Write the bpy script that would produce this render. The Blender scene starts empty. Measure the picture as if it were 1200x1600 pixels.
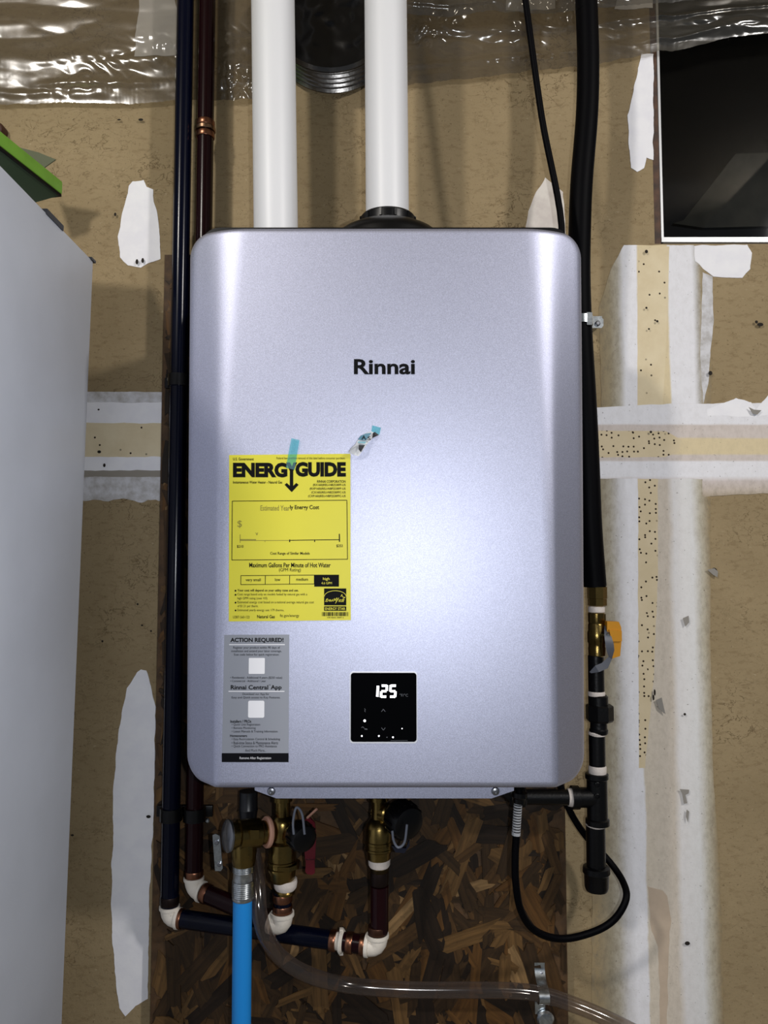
import bpy, bmesh, math, random
from mathutils import Vector, Matrix, Quaternion, noise
from mathutils.geometry import tessellate_polygon
random.seed(7)
SC = bpy.context.scene
COL = SC.collection
PI = math.pi

# ------------------------------------------------------------------ camera
F, PITCH = 1200.0, math.radians(3.7)
CAM = Vector((0.0, -1.18, 1.28))
cd = bpy.data.cameras.new('camera'); cam = bpy.data.objects.new('camera', cd); COL.objects.link(cam)
cd.sensor_fit = 'HORIZONTAL'; cd.sensor_width = 36.0; cd.lens = 36.0
cd.clip_start = 0.02; cd.clip_end = 50
cam.location = CAM; cam.rotation_euler = (PI/2 + PITCH, 0, 0)
SC.camera = cam

# ------------------------------------------------------------------ light
SC.view_settings.view_transform = 'Standard'
SC.view_settings.look = 'None'
SC.view_settings.gamma = 1.0
SC.view_settings.use_curve_mapping = False
SC.view_settings.exposure = 0.0
w = bpy.data.worlds.new('world'); SC.world = w; w.use_nodes = True
w.node_tree.nodes['Background'].inputs[0].default_value = (0.80, 0.88, 1.0, 1)
w.node_tree.nodes['Background'].inputs[1].default_value = 0.105

def lamp(name, kind, loc, power, color, size=0.1, target=None):
    l = bpy.data.lights.new(name, kind); l.energy = power; l.color = color
    if kind == 'AREA':
        l.shape = 'DISK'; l.size = size
    else:
        l.shadow_soft_size = size
    o = bpy.data.objects.new(name, l); COL.objects.link(o); o.location = loc
    if target is not None:
        o.rotation_euler = (Vector(target) - Vector(loc)).to_track_quat('-Z', 'Y').to_euler()
    return o
lamp('ceiling_lamp_left', 'AREA', (-1.22, -1.98, 2.70), 24, (1.0, 0.95, 0.88), 0.17, (0.0, 0, 1.3))
lamp('ceiling_lamp_right', 'AREA', (1.76, -1.98, 2.70), 30, (1.0, 0.96, 0.92), 0.17, (0.0, 0, 1.3))
lamp('phone_flash', 'POINT', (0.055, -1.185, 1.275), 13.5, (0.93, 0.96, 1.0), 0.006)

# ------------------------------------------------------------------ helpers
def ray(px, py):
    dx = (px - 600.0)/F; dy = (800.0 - py)/F
    f = Vector((0, math.cos(PITCH), math.sin(PITCH))); u = Vector((0, -math.sin(PITCH), math.cos(PITCH)))
    return f + Vector((1, 0, 0))*dx + u*dy
def at(px, py, Y):
    d = ray(px, py); return CAM + d*((Y - CAM.y)/d.y)
def rw(rp, Y):
    return rp*(Y - CAM.y)/F

def lin(c):
    return tuple(((v/255)/12.92 if v/255 <= .04045 else ((v/255 + .055)/1.055)**2.4) for v in c)
MATS = {}
class NT:
    def __init__(s, m): s.t = m.node_tree; s.n = s.t.nodes; s.l = s.t.links; s.b = s.n['Principled BSDF']
    def add(s, t, **kw):
        n = s.n.new(t)
        for k, v in kw.items(): setattr(n, k, v)
        return n
    def link(s, a, b): s.l.new(a, b)
    def pos(s, scale=(1, 1, 1), rot=(0, 0, 0)):
        g = s.add('ShaderNodeNewGeometry'); m = s.add('ShaderNodeMapping')
        m.inputs['Scale'].default_value = scale; m.inputs['Rotation'].default_value = rot
        s.link(g.outputs['Position'], m.inputs[0]); return m.outputs[0]
    def noise(s, vec, scale, detail=4, rough=.55, dist=0):
        n = s.add('ShaderNodeTexNoise'); n.inputs['Scale'].default_value = scale; n.inputs['Detail'].default_value = detail
        n.inputs['Roughness'].default_value = rough; n.inputs['Distortion'].default_value = dist
        if vec is not None: s.link(vec, n.inputs['Vector'])
        return n.outputs['Fac']
    def voro(s, vec, scale, feature='F1'):
        n = s.add('ShaderNodeTexVoronoi'); n.feature = feature; n.voronoi_dimensions = '2D'; vec = s.pos((1, 1, 1), (PI/2, 0, 0)); n.inputs['Scale'].default_value = scale
        s.link(vec, n.inputs['Vector']); return n
    def ramp(s, fac, a, b, ca=(0, 0, 0), cb=(1, 1, 1)):
        r = s.add('ShaderNodeValToRGB'); e = r.color_ramp.elements
        e[0].position = a; e[1].position = b; e[0].color = (*ca, 1); e[1].color = (*cb, 1)
        s.link(fac, r.inputs[0]); return r.outputs[0]
    def mix(s, fac, a, b):
        m = s.add('ShaderNodeMix', data_type='RGBA')
        for sock, v in ((m.inputs[0], fac), (m.inputs[6], a), (m.inputs[7], b)):
            if hasattr(v, 'is_output'): s.link(v, sock)
            elif isinstance(v, (int, float)): sock.default_value = v
            else: sock.default_value = (*v, 1)
        return m.outputs[2]
    def mul(s, a, b):
        m = s.add('ShaderNodeMath', operation='MULTIPLY')
        for i, v in enumerate((a, b)):
            if hasattr(v, 'is_output'): s.link(v, m.inputs[i])
            else: m.inputs[i].default_value = v
        return m.outputs[0]
    def bump(s, h, strength, dist):
        b = s.add('ShaderNodeBump'); b.inputs['Strength'].default_value = strength; b.inputs['Distance'].default_value = dist
        s.link(h, b.inputs['Height']); s.link(b.outputs[0], s.b.inputs['Normal'])
    def color(s, c): s.link(c, s.b.inputs['Base Color'])
def mat(name, rgb=(128, 128, 128), rough=.5, metal=0.0, spec=.5, emit=0, vary=0.0, vscale=40, bump=0.0, bscale=200, coat=0.0):
    if name in MATS: return MATS[name]
    m = bpy.data.materials.new(name); m.use_nodes = True; t = NT(m); c = lin(rgb)
    t.b.inputs['Base Color'].default_value = (*c, 1); t.b.inputs['Roughness'].default_value = rough
    t.b.inputs['Metallic'].default_value = metal; t.b.inputs['Specular IOR Level'].default_value = spec
    if coat: t.b.inputs['Coat Weight'].default_value = coat; t.b.inputs['Coat Roughness'].default_value = .08
    if emit:
        t.b.inputs['Emission Color'].default_value = (*c, 1); t.b.inputs['Emission Strength'].default_value = emit
    if vary:
        n = t.noise(t.pos(), vscale)
        t.color(t.mix(t.ramp(n, .35, .65), tuple(v*(1-vary) for v in c), tuple(min(1, v*(1+vary)) for v in c)))
    if bump:
        t.bump(t.noise(t.pos(), bscale), bump, .002)
    MATS[name] = m; return m

# world origins of the objects, so that parts can be given in world coordinates
WO = {}
def link(o, parent, origin):
    COL.objects.link(o)
    o.location = origin - (WO[parent.name] if parent is not None else Vector())
    if parent is not None: o.parent = parent
    WO[o.name] = Vector(origin); return o
def mk(name, vs, fs, m, parent=None, smooth=True, angle=35, origin=None, mats=None, fmat=None):
    vs = [Vector(v) for v in vs]
    if origin is None:
        lo = Vector([min(v[i] for v in vs) for i in range(3)]); hi = Vector([max(v[i] for v in vs) for i in range(3)])
        origin = (lo + hi)/2
    me = bpy.data.meshes.new(name); me.from_pydata([v - origin for v in vs], [], fs)
    for mm in (mats or [m]): me.materials.append(mm)
    if fmat: me.polygons.foreach_set('material_index', fmat)
    if smooth:
        me.polygons.foreach_set('use_smooth', [True]*len(me.polygons))
        me.set_sharp_from_angle(angle=math.radians(angle))
    me.update()
    return link(bpy.data.objects.new(name, me), parent, origin)
def tag(o, label=None, cat=None, group=None, kind=None):
    for k, v in (('label', label), ('category', cat), ('group', group), ('kind', kind)):
        if v: o[k] = v
    return o
def thing(name, loc, label, cat, group=None):
    o = bpy.data.objects.new(name, None); o.empty_display_size = .05
    link(o, None, Vector(loc)); return tag(o, label, cat, group)
class G:
    """collects geometry in world coordinates"""
    def __init__(s): s.v = []; s.f = []
    def put(s, v, f):
        b = len(s.v); s.v += [Vector(x) for x in v]; s.f += [tuple(i + b for i in q) for q in f]; return s
    def box(s, lo, hi, bev=0):
        bm = bmesh.new(); bmesh.ops.create_cube(bm, size=1)
        lo = Vector(lo); hi = Vector(hi); c = (lo+hi)/2; d = hi-lo
        for v in bm.verts: v.co = Vector((v.co.x*d.x, v.co.y*d.y, v.co.z*d.z)) + c
        if bev: bmesh.ops.bevel(bm, geom=bm.edges[:], offset=bev, segments=2, profile=.5, affect='EDGES')
        bm.verts.index_update(); s.put([v.co.copy() for v in bm.verts], [[v.index for v in f.verts] for f in bm.faces]); bm.free(); return s
    def obox(s, c, x, y, z, bev=0):
        """box centred at c with half-axis vectors x, y, z"""
        g = G().box((-1, -1, -1), (1, 1, 1), bev); c = Vector(c); x, y, z = Vector(x), Vector(y), Vector(z)
        return s.put([c + x*v.x + y*v.y + z*v.z for v in g.v], g.f)
    def lathe(s, c, axis, prof, segs=24, phase=0.0, cap=True):
        """prof: (radius, distance along axis)"""
        c = Vector(c); a = Vector(axis).normalized(); q = a.to_track_quat('Z', 'Y'); X = q @ Vector((1, 0, 0)); Y = q @ Vector((0, 1, 0))
        v = []; f = []; n = segs
        for r, h in prof:
            for k in range(n):
                t = 2*PI*(k + phase)/n; v.append(c + a*h + X*(r*math.cos(t)) + Y*(r*math.sin(t)))
        for i in range(len(prof)-1):
            for k in range(n):
                f.append((i*n+k, i*n+(k+1) % n, (i+1)*n+(k+1) % n, (i+1)*n+k))
        if cap:
            f.append(tuple(range(n-1, -1, -1))); f.append(tuple((len(prof)-1)*n+k for k in range(n)))
        return s.put(v, f)
    def tube(s, pts, r, segs=14, cap=True):
        pts = [Vector(p) for p in pts]; n = len(pts); rs = r if isinstance(r, (list, tuple)) else [r]*n
        T = [(pts[min(i+1, n-1)] - pts[max(i-1, 0)]).normalized() for i in range(n)]
        up = Vector((0, 0, 1)) if abs(T[0].z) < .9 else Vector((0, 1, 0))
        N = (up - T[0]*up.dot(T[0])).normalized(); v = []; f = []
        for i in range(n):
            if i:
                N = (T[i-1].rotation_difference(T[i]) @ N); N = (N - T[i]*N.dot(T[i])).normalized()
            B = T[i].cross(N)
            for k in range(segs):
                t = 2*PI*k/segs; v.append(pts[i] + (N*math.cos(t) + B*math.sin(t))*rs[i])
        for i in range(n-1):
            for k in range(segs):
                f.append((i*segs+k, i*segs+(k+1) % segs, (i+1)*segs+(k+1) % segs, (i+1)*segs+k))
        if cap: f.append(tuple(range(segs-1, -1, -1))); f.append(tuple((n-1)*segs+k for k in range(segs)))
        return s.put(v, f)
    def plate(s, pts, th, back=True):
        """flat outline in the xz plane at y = pts[i].y, thickness th towards +y"""
        pts = [Vector(p) for p in pts]; n = len(pts)
        tri = tessellate_polygon([[Vector((p.x, p.z, 0)) for p in pts]])
        area = sum(pts[i].x*pts[(i+1) % n].z - pts[(i+1) % n].x*pts[i].z for i in range(n))
        f = []
        for a, b, c in tri:
            ar = (pts[b].x-pts[a].x)*(pts[c].z-pts[a].z) - (pts[c].x-pts[a].x)*(pts[b].z-pts[a].z)
            f.append((a, b, c) if ar > 0 else (a, c, b))
        v = list(pts)
        if th:
            v += [p + Vector((0, th, 0)) for p in pts]
            for i in range(n):
                j = (i+1) % n
                f.append((i, i+n, j+n, j) if area > 0 else (i, j, j+n, i+n))
            if back: f += [(a+n, c+n, b+n) for a, b, c in f[:len(tri)]]
        return s.put(v, f)
    def make(s, name, m, parent=None, **kw): return mk(name, s.v, s.f, m, parent, **kw)
def spline(pts, n=10):
    pts = [Vector(p) for p in pts]; P = [pts[0]*2 - pts[1]] + pts + [pts[-1]*2 - pts[-2]]; out = []
    for i in range(1, len(P)-2):
        a, b, c, d = P[i-1:i+3]
        for k in range(n):
            t = k/n
            out.append(.5*((2*b) + (c-a)*t + (2*a-5*b+4*c-d)*t*t + (3*b-a-3*c+d)*t**3))
    out.append(pts[-1]); return out
def stack(px, Y, prof, segs=24, phase=0.0):
    """vertical turned piece; prof: (py, radius in px)"""
    mid = (prof[0][0] + prof[-1][0])/2; c = at(px, mid, Y)
    pr = [(rw(r, Y), at(px, py, Y).z - c.z) for py, r in prof][::-1]
    return G().lathe(c, (0, 0, 1), pr, segs, phase)
def poly(pts, Y): return [at(x, y, Y) for x, y in pts]

# text, flattened into a mesh that fits a box
def text_mesh(s, bold=0.0):
    c = bpy.data.curves.new('txt', 'FONT'); c.body = s; c.offset = bold; c.resolution_u = 3; c.fill_mode = 'FRONT'
    o = bpy.data.objects.new('txt', c); COL.objects.link(o)
    dg = bpy.context.evaluated_depsgraph_get(); dg.update()
    me = bpy.data.meshes.new_from_object(o.evaluated_get(dg))
    v = [(p.co.x, p.co.y) for p in me.vertices]; f = [tuple(p.vertices) for p in me.polygons]
    bpy.data.objects.remove(o); bpy.data.curves.remove(c); bpy.data.meshes.remove(me)
    x0 = min(p[0] for p in v); x1 = max(p[0] for p in v); y0 = min(p[1] for p in v); y1 = max(p[1] for p in v)
    return [((x-x0)/(x1-x0), (y-y0)/(y1-y0)) for x, y in v], f
def put_text(g, s, box, Y, bold=0.0):
    x0, y0, x1, y1 = box; v, f = text_mesh(s, bold)
    a = at(x0, y1, Y); b = at(x1, y1, Y); c = at(x0, y0, Y)
    g.put([a + (b-a)*x + (c-a)*y for x, y in v], f)
def put_rect(g, box, Y):
    x0, y0, x1, y1 = box; g.put([at(x0, y1, Y), at(x1, y1, Y), at(x1, y0, Y), at(x0, y0, Y)], [(0, 1, 2, 3)])
def put_line(g, pts, wpx, Y):
    for (x0, y0), (x1, y1) in zip(pts, pts[1:]):
        d = Vector((x1-x0, y1-y0)); d.normalize(); n = Vector((-d.y, d.x))*(wpx/2)
        g.put([at(x0+n.x, y0+n.y, Y), at(x0-n.x, y0-n.y, Y), at(x1-n.x, y1-n.y, Y), at(x1+n.x, y1+n.y, Y)], [(0, 1, 2, 3)])
def put_disc(g, x, y, r, Y, n=12):
    g.put([at(x + r*math.cos(-2*PI*k/n), y + r*math.sin(-2*PI*k/n), Y) for k in range(n)], [tuple(range(n))])

# ------------------------------------------------------------------ materials
def m_wall():
    m = bpy.data.materials.new('drywall_paper'); m.use_nodes = True; t = NT(m); p = t.pos()
    c = t.mix(t.ramp(t.noise(p, 5, 5), .35, .7), lin((144, 127, 97)), lin((160, 142, 110)))
    torn = t.ramp(t.noise(t.pos((6, 6, 14), (0, .5, 0)), 9, 6, .65), .52, .66)
    c = t.mix(t.mul(torn, .5), c, lin((122, 103, 75)))
    ab = t.add('ShaderNodeMath', operation='ABSOLUTE'); sb = t.add('ShaderNodeMath', operation='SUBTRACT'); sb.inputs[1].default_value = .5
    t.link(t.noise(t.pos((1, 1, 1.3)), 34, 4, .6, .6), sb.inputs[0]); t.link(sb.outputs[0], ab.inputs[0])
    line = t.ramp(ab.outputs[0], .006, .014, (1, 1, 1), (0, 0, 0))
    line = t.mul(line, t.ramp(t.noise(t.pos(), 7, 4, .6), .47, .62))
    c = t.mix(t.mul(line, .7), c, lin((84, 68, 46)))
    spk = t.ramp(t.noise(p, 230, 3, .6), .62, .68)
    c = t.mix(t.mul(spk, .55), c, lin((90, 74, 52)))
    lgt = t.ramp(t.noise(t.pos((1, 1, 1.4)), 120, 4, .6), .64, .74); c = t.mix(t.mul(lgt, .35), c, lin((204, 190, 160)))
    t.color(c); t.b.inputs['Roughness'].default_value = .9; t.b.inputs['Specular IOR Level'].default_value = .15
    t.bump(t.noise(p, 130, 5, .65), .35, .0025); return m
def m_mud(name, a, b, lo=.4, hi=.6, scale=30, dots=0, stretch=(1, 1, 1), scratch=.4):
    m = bpy.data.materials.new(name); m.use_nodes = True; t = NT(m); p = t.pos()
    c = t.mix(t.ramp(t.noise(t.pos(stretch), scale, 6, .6), lo, hi), lin(a), lin(b))
    s = t.ramp(t.noise(t.pos((3, 3, 20), (0, 1.0, 0)), 30, 4, .6), .70, .78)
    c = t.mix(t.mul(s, scratch), c, lin((150, 146, 142)))
    if dots:
        v = t.voro(p, 125); d = t.ramp(v.outputs['Distance'], .16, .22, (1, 1, 1), (0, 0, 0))
        sep = t.add('ShaderNodeSeparateColor'); t.link(v.outputs['Color'], sep.inputs[0])
        pres = t.ramp(sep.outputs[0], dots, dots + .02, (1, 1, 1), (0, 0, 0))
        c = t.mix(t.mul(d, pres), c, lin((40, 28, 20)))
    t.color(c); t.b.inputs['Roughness'].default_value = .85; t.b.inputs['Specular IOR Level'].default_value = .2
    t.bump(t.noise(p, 90, 4), .2, .0015); return m
def m_bands(name, axis, stops, warp, dots=0):
    """bands of compound and tape across a seam: stops = (metres along the axis, colour), edges wandering by noise"""
    m = bpy.data.materials.new(name); m.use_nodes = True; t = NT(m); p = t.pos()
    sx = t.add('ShaderNodeSeparateXYZ'); t.link(p, sx.inputs[0])
    n1 = t.noise(t.pos((.5, 1, 1) if axis else (1, 1, .5)), 22, 5, .62)
    ad = t.add('ShaderNodeMath', operation='MULTIPLY_ADD'); t.link(n1, ad.inputs[0]); ad.inputs[1].default_value = warp*2; ad.inputs[2].default_value = -warp
    sm = t.add('ShaderNodeMath', operation='ADD'); t.link(sx.outputs[2 if axis else 0], sm.inputs[0]); t.link(ad.outputs[0], sm.inputs[1])
    lo, hi = stops[0][0], stops[-1][0]
    mr = t.add('ShaderNodeMapRange'); mr.inputs[1].default_value = lo; mr.inputs[2].default_value = hi; t.link(sm.outputs[0], mr.inputs[0])
    r = t.add('ShaderNodeValToRGB'); el = r.color_ramp.elements
    while len(el) < len(stops): el.new(.5)
    for e, (v, c) in zip(el, stops): e.position = (v-lo)/(hi-lo)
    for e, (v, c) in zip(el, stops): e.color = (*lin(c), 1)
    t.link(mr.outputs[0], r.inputs[0])
    g_ = t.ramp(t.noise(t.pos((1.4, 1, .8)), 75, 6, .72), .44, .66)
    lum = t.add('ShaderNodeSeparateColor', mode='HSV'); t.link(r.outputs[0], lum.inputs[0])
    wk = t.ramp(lum.outputs[2], .30, .72, (.75, .75, .75), (.10, .10, .10))
    c = t.mix(t.mul(g_, wk), r.outputs[0], lin((128, 118, 100)))
    sc_ = t.ramp(t.noise(t.pos((10, 1, 2), (0, .25, 0)), 30, 3, .6), .72, .76); c = t.mix(t.mul(sc_, .45), c, lin((130, 126, 122)))
    spk = t.ramp(t.noise(p, 240, 2, .5), .70, .74); c = t.mix(t.mul(spk, .6), c, lin((104, 96, 88)))
    if dots:
        v = t.voro(p, 125); d = t.ramp(v.outputs['Distance'], .16, .22, (1, 1, 1), (0, 0, 0))
        sep = t.add('ShaderNodeSeparateColor'); t.link(v.outputs['Color'], sep.inputs[0])
        c = t.mix(t.mul(d, t.ramp(sep.outputs[0], dots, dots + .02, (1, 1, 1), (0, 0, 0))), c, lin((40, 28, 20)))
    t.color(c); t.b.inputs['Roughness'].default_value = .88; t.b.inputs['Specular IOR Level'].default_value = .15
    t.bump(t.noise(p, 110, 5, .65), .25, .002); return m
WALL = m_wall()
MUD = m_mud('joint_compound', (238, 238, 244), (244, 244, 248), scratch=.35)
MUDW = m_mud('joint_compound_warm', (206, 198, 192), (222, 216, 208), scratch=.3)
MUDG = m_mud('thin_joint_compound', (160, 148, 126), (206, 204, 200), .38, .62, 26, stretch=(2, 1, .7))
MUDS = m_mud('scraped_joint_compound', (172, 168, 164), (214, 214, 218), .3, .6, 60)
TAPE = m_mud('paper_joint_tape', (216, 200, 166), (226, 212, 180), .35, .65, 24, dots=.03)
TAPED = m_mud('paper_joint_tape_specked', (212, 196, 162), (220, 204, 172), .35, .65, 24, dots=.42)
PINK = m_mud('mud_blush', (206, 190, 178), (216, 204, 194), dots=.2)

def m_silver():
    m = bpy.data.materials.new('silver_paint'); m.use_nodes = True; t = NT(m); p = t.pos()
    n = t.noise(p, 1100, 2, .5)
    t.color(t.mix(t.ramp(n, .35, .7), lin((176, 179, 200)), lin((204, 207, 228))))
    t.b.inputs['Metallic'].default_value = .92; t.b.inputs['Roughness'].default_value = .505
    t.b.inputs['Specular IOR Level'].default_value = .5
    t.bump(n, .12, .0006); return m
SILVER = m_silver()
BLACKP = mat('black_plastic', (5, 5, 7), .35, spec=.3)
RUBBER = mat('black_rubber', (4, 4, 6), .32, spec=.3)
JACKET = mat('black_jacket', (2, 2, 5), .55, spec=.07)
IRON = mat('black_iron', (4, 4, 6), .36, 0, spec=.3, bump=.15, bscale=300)
BRASS = mat('brass', (128, 108, 62), .26, 1.0, vary=.12, vscale=60, bump=.08, bscale=400)
COPPER = mat('copper', (140, 96, 74), .32, 1.0, vary=.15, vscale=90)
COPPERP = mat('copper_washer', (224, 170, 146), .5, .3)
ZINC = mat('zinc', (190, 196, 200), .28, 1.0, vary=.2, vscale=200)
STEEL = mat('steel', (150, 152, 158), .35, 1.0)
PEXB = mat('blue_pex', (3, 6, 24), .2, spec=.2)
PEXR = mat('red_pex', (26, 5, 9), .22, spec=.22)
PVC = mat('white_pvc', (228, 229, 232), .42)
ELBOW = mat('white_fitting', (226, 218, 206), .5, bump=.25, bscale=150)
PTFE = mat('white_thread_tape', (222, 212, 204), .6, bump=.4, bscale=260)
CYAN = mat('bright_blue_pipe', (28, 146, 232), .4)
STRAP = mat('grey_strap', (108, 112, 124), .5)
REDL = mat('red_lever_grip', (92, 10, 26), .35)
YELL = mat('amber_lever_grip', (206, 142, 30), .38)
PAINTG = mat('appliance_paint', (214, 219, 230), .45, vary=.04, vscale=6, bump=.06, bscale=500)
INK = mat('black_ink', (5, 5, 7), .6, spec=.12)
INKW = mat('white_ink', (235, 235, 240), .5)
LABELY = mat('yellow_paper', (214, 206, 50), .5, vary=.03, vscale=8)
STICKG = mat('grey_sticker', (142, 146, 156), .4)
FADE = mat('faded_ink', (140, 132, 34), .5)
TAPEB = None
def m_clear(name, tint, gloss, haze, rough=.12, bs=0, hcol=(150, 146, 136), edge=0):
    m = bpy.data.materials.new(name); m.use_nodes = True; t = NT(m); n = t.n; out = n['Material Output']
    tr = t.add('ShaderNodeBsdfTransparent'); tr.inputs[0].default_value = (*lin(tint), 1)
    gl = t.add('ShaderNodeBsdfGlossy'); gl.inputs['Roughness'].default_value = rough; gl.inputs[0].default_value = (1, 1, 1, 1)
    df = t.add('ShaderNodeBsdfDiffuse'); df.inputs[0].default_value = (*lin(hcol), 1)
    m1 = t.add('ShaderNodeMixShader'); m1.inputs[0].default_value = haze
    t.link(tr.outputs[0], m1.inputs[1]); t.link(df.outputs[0], m1.inputs[2])
    if edge:
        lw = t.add('ShaderNodeLayerWeight'); lw.inputs[0].default_value = .5; p3 = t.add('ShaderNodeMath', operation='POWER'); t.link(lw.outputs['Facing'], p3.inputs[0]); p3.inputs[1].default_value = 2.5
        me_ = t.add('ShaderNodeMath', operation='MULTIPLY_ADD'); t.link(p3.outputs[0], me_.inputs[0]); me_.inputs[1].default_value = edge; me_.inputs[2].default_value = haze; t.link(me_.outputs[0], m1.inputs[0])
    m2 = t.add('ShaderNodeMixShader'); fr = t.add('ShaderNodeLayerWeight'); fr.inputs[0].default_value = .5
    pw = t.add('ShaderNodeMath', operation='POWER'); t.link(fr.outputs['Facing'], pw.inputs[0]); pw.inputs[1].default_value = 5
    ma = t.add('ShaderNodeMath', operation='MULTIPLY_ADD'); t.link(pw.outputs[0], ma.inputs[0]); ma.inputs[1].default_value = 1-gloss; ma.inputs[2].default_value = gloss
    t.link(ma.outputs[0], m2.inputs[0]); t.link(m1.outputs[0], m2.inputs[1]); t.link(gl.outputs[0], m2.inputs[2])
    if bs:
        b = t.add('ShaderNodeBump'); b.inputs['Strength'].default_value = .5; b.inputs['Distance'].default_value = .004
        t.link(t.noise(t.pos((.6, 1, 1.6)), bs, 4, .6, .8), b.inputs['Height']); t.link(b.outputs[0], gl.inputs['Normal']); t.link(b.outputs[0], fr.inputs['Normal'])
    t.link(m2.outputs[0], out.inputs[0]); n.remove(t.b); return m
FILM = m_clear('clear_film', (206, 202, 194), .08, .10, .17, 0)
TAPEB = m_clear('blue_tape', (214, 246, 247), .03, .10, .3, hcol=(160, 214, 228))
VINYL = m_clear('clear_vinyl', (232, 226, 222), .06, .10, .12, hcol=(112, 100, 94), edge=.7)
GLASS = m_clear('window_glass', (228, 230, 232), .012, .0, .03)

# ------------------------------------------------------------------ setting
def struct(o): return tag(o, kind='structure')
Wl, Wr, Zt = -1.5, 1.5, 2.85
wx0 = at(1023, 380, 0).x; wz0 = at(1030, 381, 0).z; wx1 = .98; wz1 = 2.20
g = G()
for (x0, x1, z0, z1) in ((Wl, wx0, 0, Zt), (wx0, Wr, 0, wz0), (wx1, Wr, wz0, Zt), (wx0, wx1, wz1, Zt)):
    g.box((x0, 0, z0), (x1, .0127, z1))
wall = struct(g.make('wall_back', WALL, smooth=False, origin=Vector((0, 0, 0))))
struct(G().box((Wl, -3.0, -.05), (Wr, .0127, 0)).make('floor', mat('concrete', (120, 118, 112), .8, vary=.12, vscale=4), smooth=False))
struct(G().box((Wl, -3.0, Zt), (Wr, .0127, Zt+.05)).make('ceiling', mat('ceiling_board', (150, 140, 122), .9, vary=.08, vscale=6), smooth=False))

LAYER = [0]
def rough_outline(pts, Y, amp, step=.004, seed=0):
    P = poly(pts, Y); out = []; n = len(P)
    for i in range(n):
        a, b = P[i], P[(i+1) % n]; L = (b-a).length; k = max(1, int(L/step))
        d = (b-a).normalized() if L > 0 else Vector(); nn = Vector((-d.z, 0, d.x))
        for j in range(k):
            p = a + (b-a)*(j/k)
            q = p*45 + Vector((seed*3.1, 0, 0)); q2 = p*170
            out.append(p + nn*(amp*(noise.noise(q)*1.3 + noise.noise(q2)*.35)))
    return out
def patch(pts, m, amp=.0022, name='joint_compound', th=None):
    LAYER[0] += 1; th = th or (.0003 + .00003*LAYER[0])
    g = G().plate(rough_outline(pts, -th, amp, seed=LAYER[0]), th - .0001, back=False)
    return g.make(name, m, wall, smooth=False)
def band(x0, y0, x1, y1, m, amp=.0012, name='joint_compound'): return patch([(x0, y0), (x1, y0), (x1, y1), (x0, y1)], m, amp, name)
# seam of the boards, left of the heater
band(100, 614, 280, 664, MUD); band(100, 612, 280, 629, MUDS); band(100, 661, 280, 716, TAPE, name='joint_tape')
band(100, 738, 280, 782, MUDS, .004); band(100, 714, 280, 737, MUD); band(100, 735, 280, 745, mat('mud_ridge', (150, 144, 134), .9), .001)
# vertical seam on the right: compound, tape, compound; then the level seam that crosses it
TN = (152, 135, 104); WH = (234, 234, 239); CR = (220, 204, 168); PK = (212, 198, 184)
def vx(px, py): return at(px, py, 0).x
def vramp(name, py, st, warp=.006): return m_bands(name, 0, [(vx(x, py), c) for x, c in st], warp)
patch([(975, 383), (1084, 383), (1104, 420), (1112, 560), (1110, 650), (940, 650), (936, 480), (955, 420)], vramp('seam_upper', 520, [(934, TN), (952, (162, 150, 124)), (966, (186, 180, 166)), (976, WH), (996, WH), (998.5, CR), (1044, CR), (1047, WH), (1083, WH), (1090, (196, 194, 192)), (1097, (164, 150, 122)), (1104, TN)], .0035), .001)
patch([(930, 735), (1110, 735), (1110, 1000), (1114, 1205), (1124, 1350), (1130, 1500), (1132, 1720), (925, 1720), (925, 1204), (928, 900)], vramp('seam_lower', 1100, [(927, TN), (946, (152, 143, 122)), (960, (176, 170, 156)), (974, (210, 209, 211)), (988, WH), (1003, WH), (1006, (214, 204, 188)), (1050, (211, 201, 188)), (1060, (224, 222, 222)), (1088, (222, 222, 222)), (1102, (190, 184, 168)), (1116, TN)], .006), .001)
patch([(1098, 425), (1113, 432), (1115, 500), (1106, 600), (1099, 632), (1094, 560)], MUDS, .0009)
patch([(997, 745), (1028, 745), (1028, 900), (1022, 1050), (1008, 1200), (998, 1200), (997, 900)], TAPED, .0008, 'joint_tape')
patch([(998, 388), (1046, 385), (1040, 560), (1034, 650), (996, 650), (996, 500)], TAPE, .0005, 'joint_tape')
patch([(1012, 1385), (1035, 1392), (1042, 1400), (1050, 1440), (1046, 1460), (1042, 1600), (1040, 1700), (1028, 1700), (1031, 1560), (1028, 1480), (1018, 1455)], mat('scuffed_paper', (192, 174, 154), .9, vary=.06), .0012)
hz = [(616, TN), (632, WH), (662, WH), (665, (212, 202, 196)), (683, (212, 202, 196)), (686, CR), (709, CR), (712, (212, 202, 196)), (719, (212, 202, 196)), (722, WH), (744, WH), (752, (208, 198, 194)), (766, (200, 188, 176)), (784, TN)]
def hramp(name, st, warp, dots=0): return m_bands(name, 1, [(at(1060, y, 0).z, c) for y, c in st[::-1]], warp, dots)
patch([(890, 638), (1050, 631), (1300, 628), (1300, 768), (1180, 771), (1098, 776), (1098, 748), (890, 748)], hramp('seam_level', hz, .0018), .0012)
patch([(890, 672), (1040, 674), (1066, 688), (1060, 706), (1040, 714), (890, 715)], TAPED, .0006, 'joint_tape')
patch([(1105, 640), (1120, 636), (1150, 622), (1175, 628), (1182, 642), (1200, 618), (1300, 615), (1300, 650), (1105, 650)], MUD, .0025)
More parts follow.
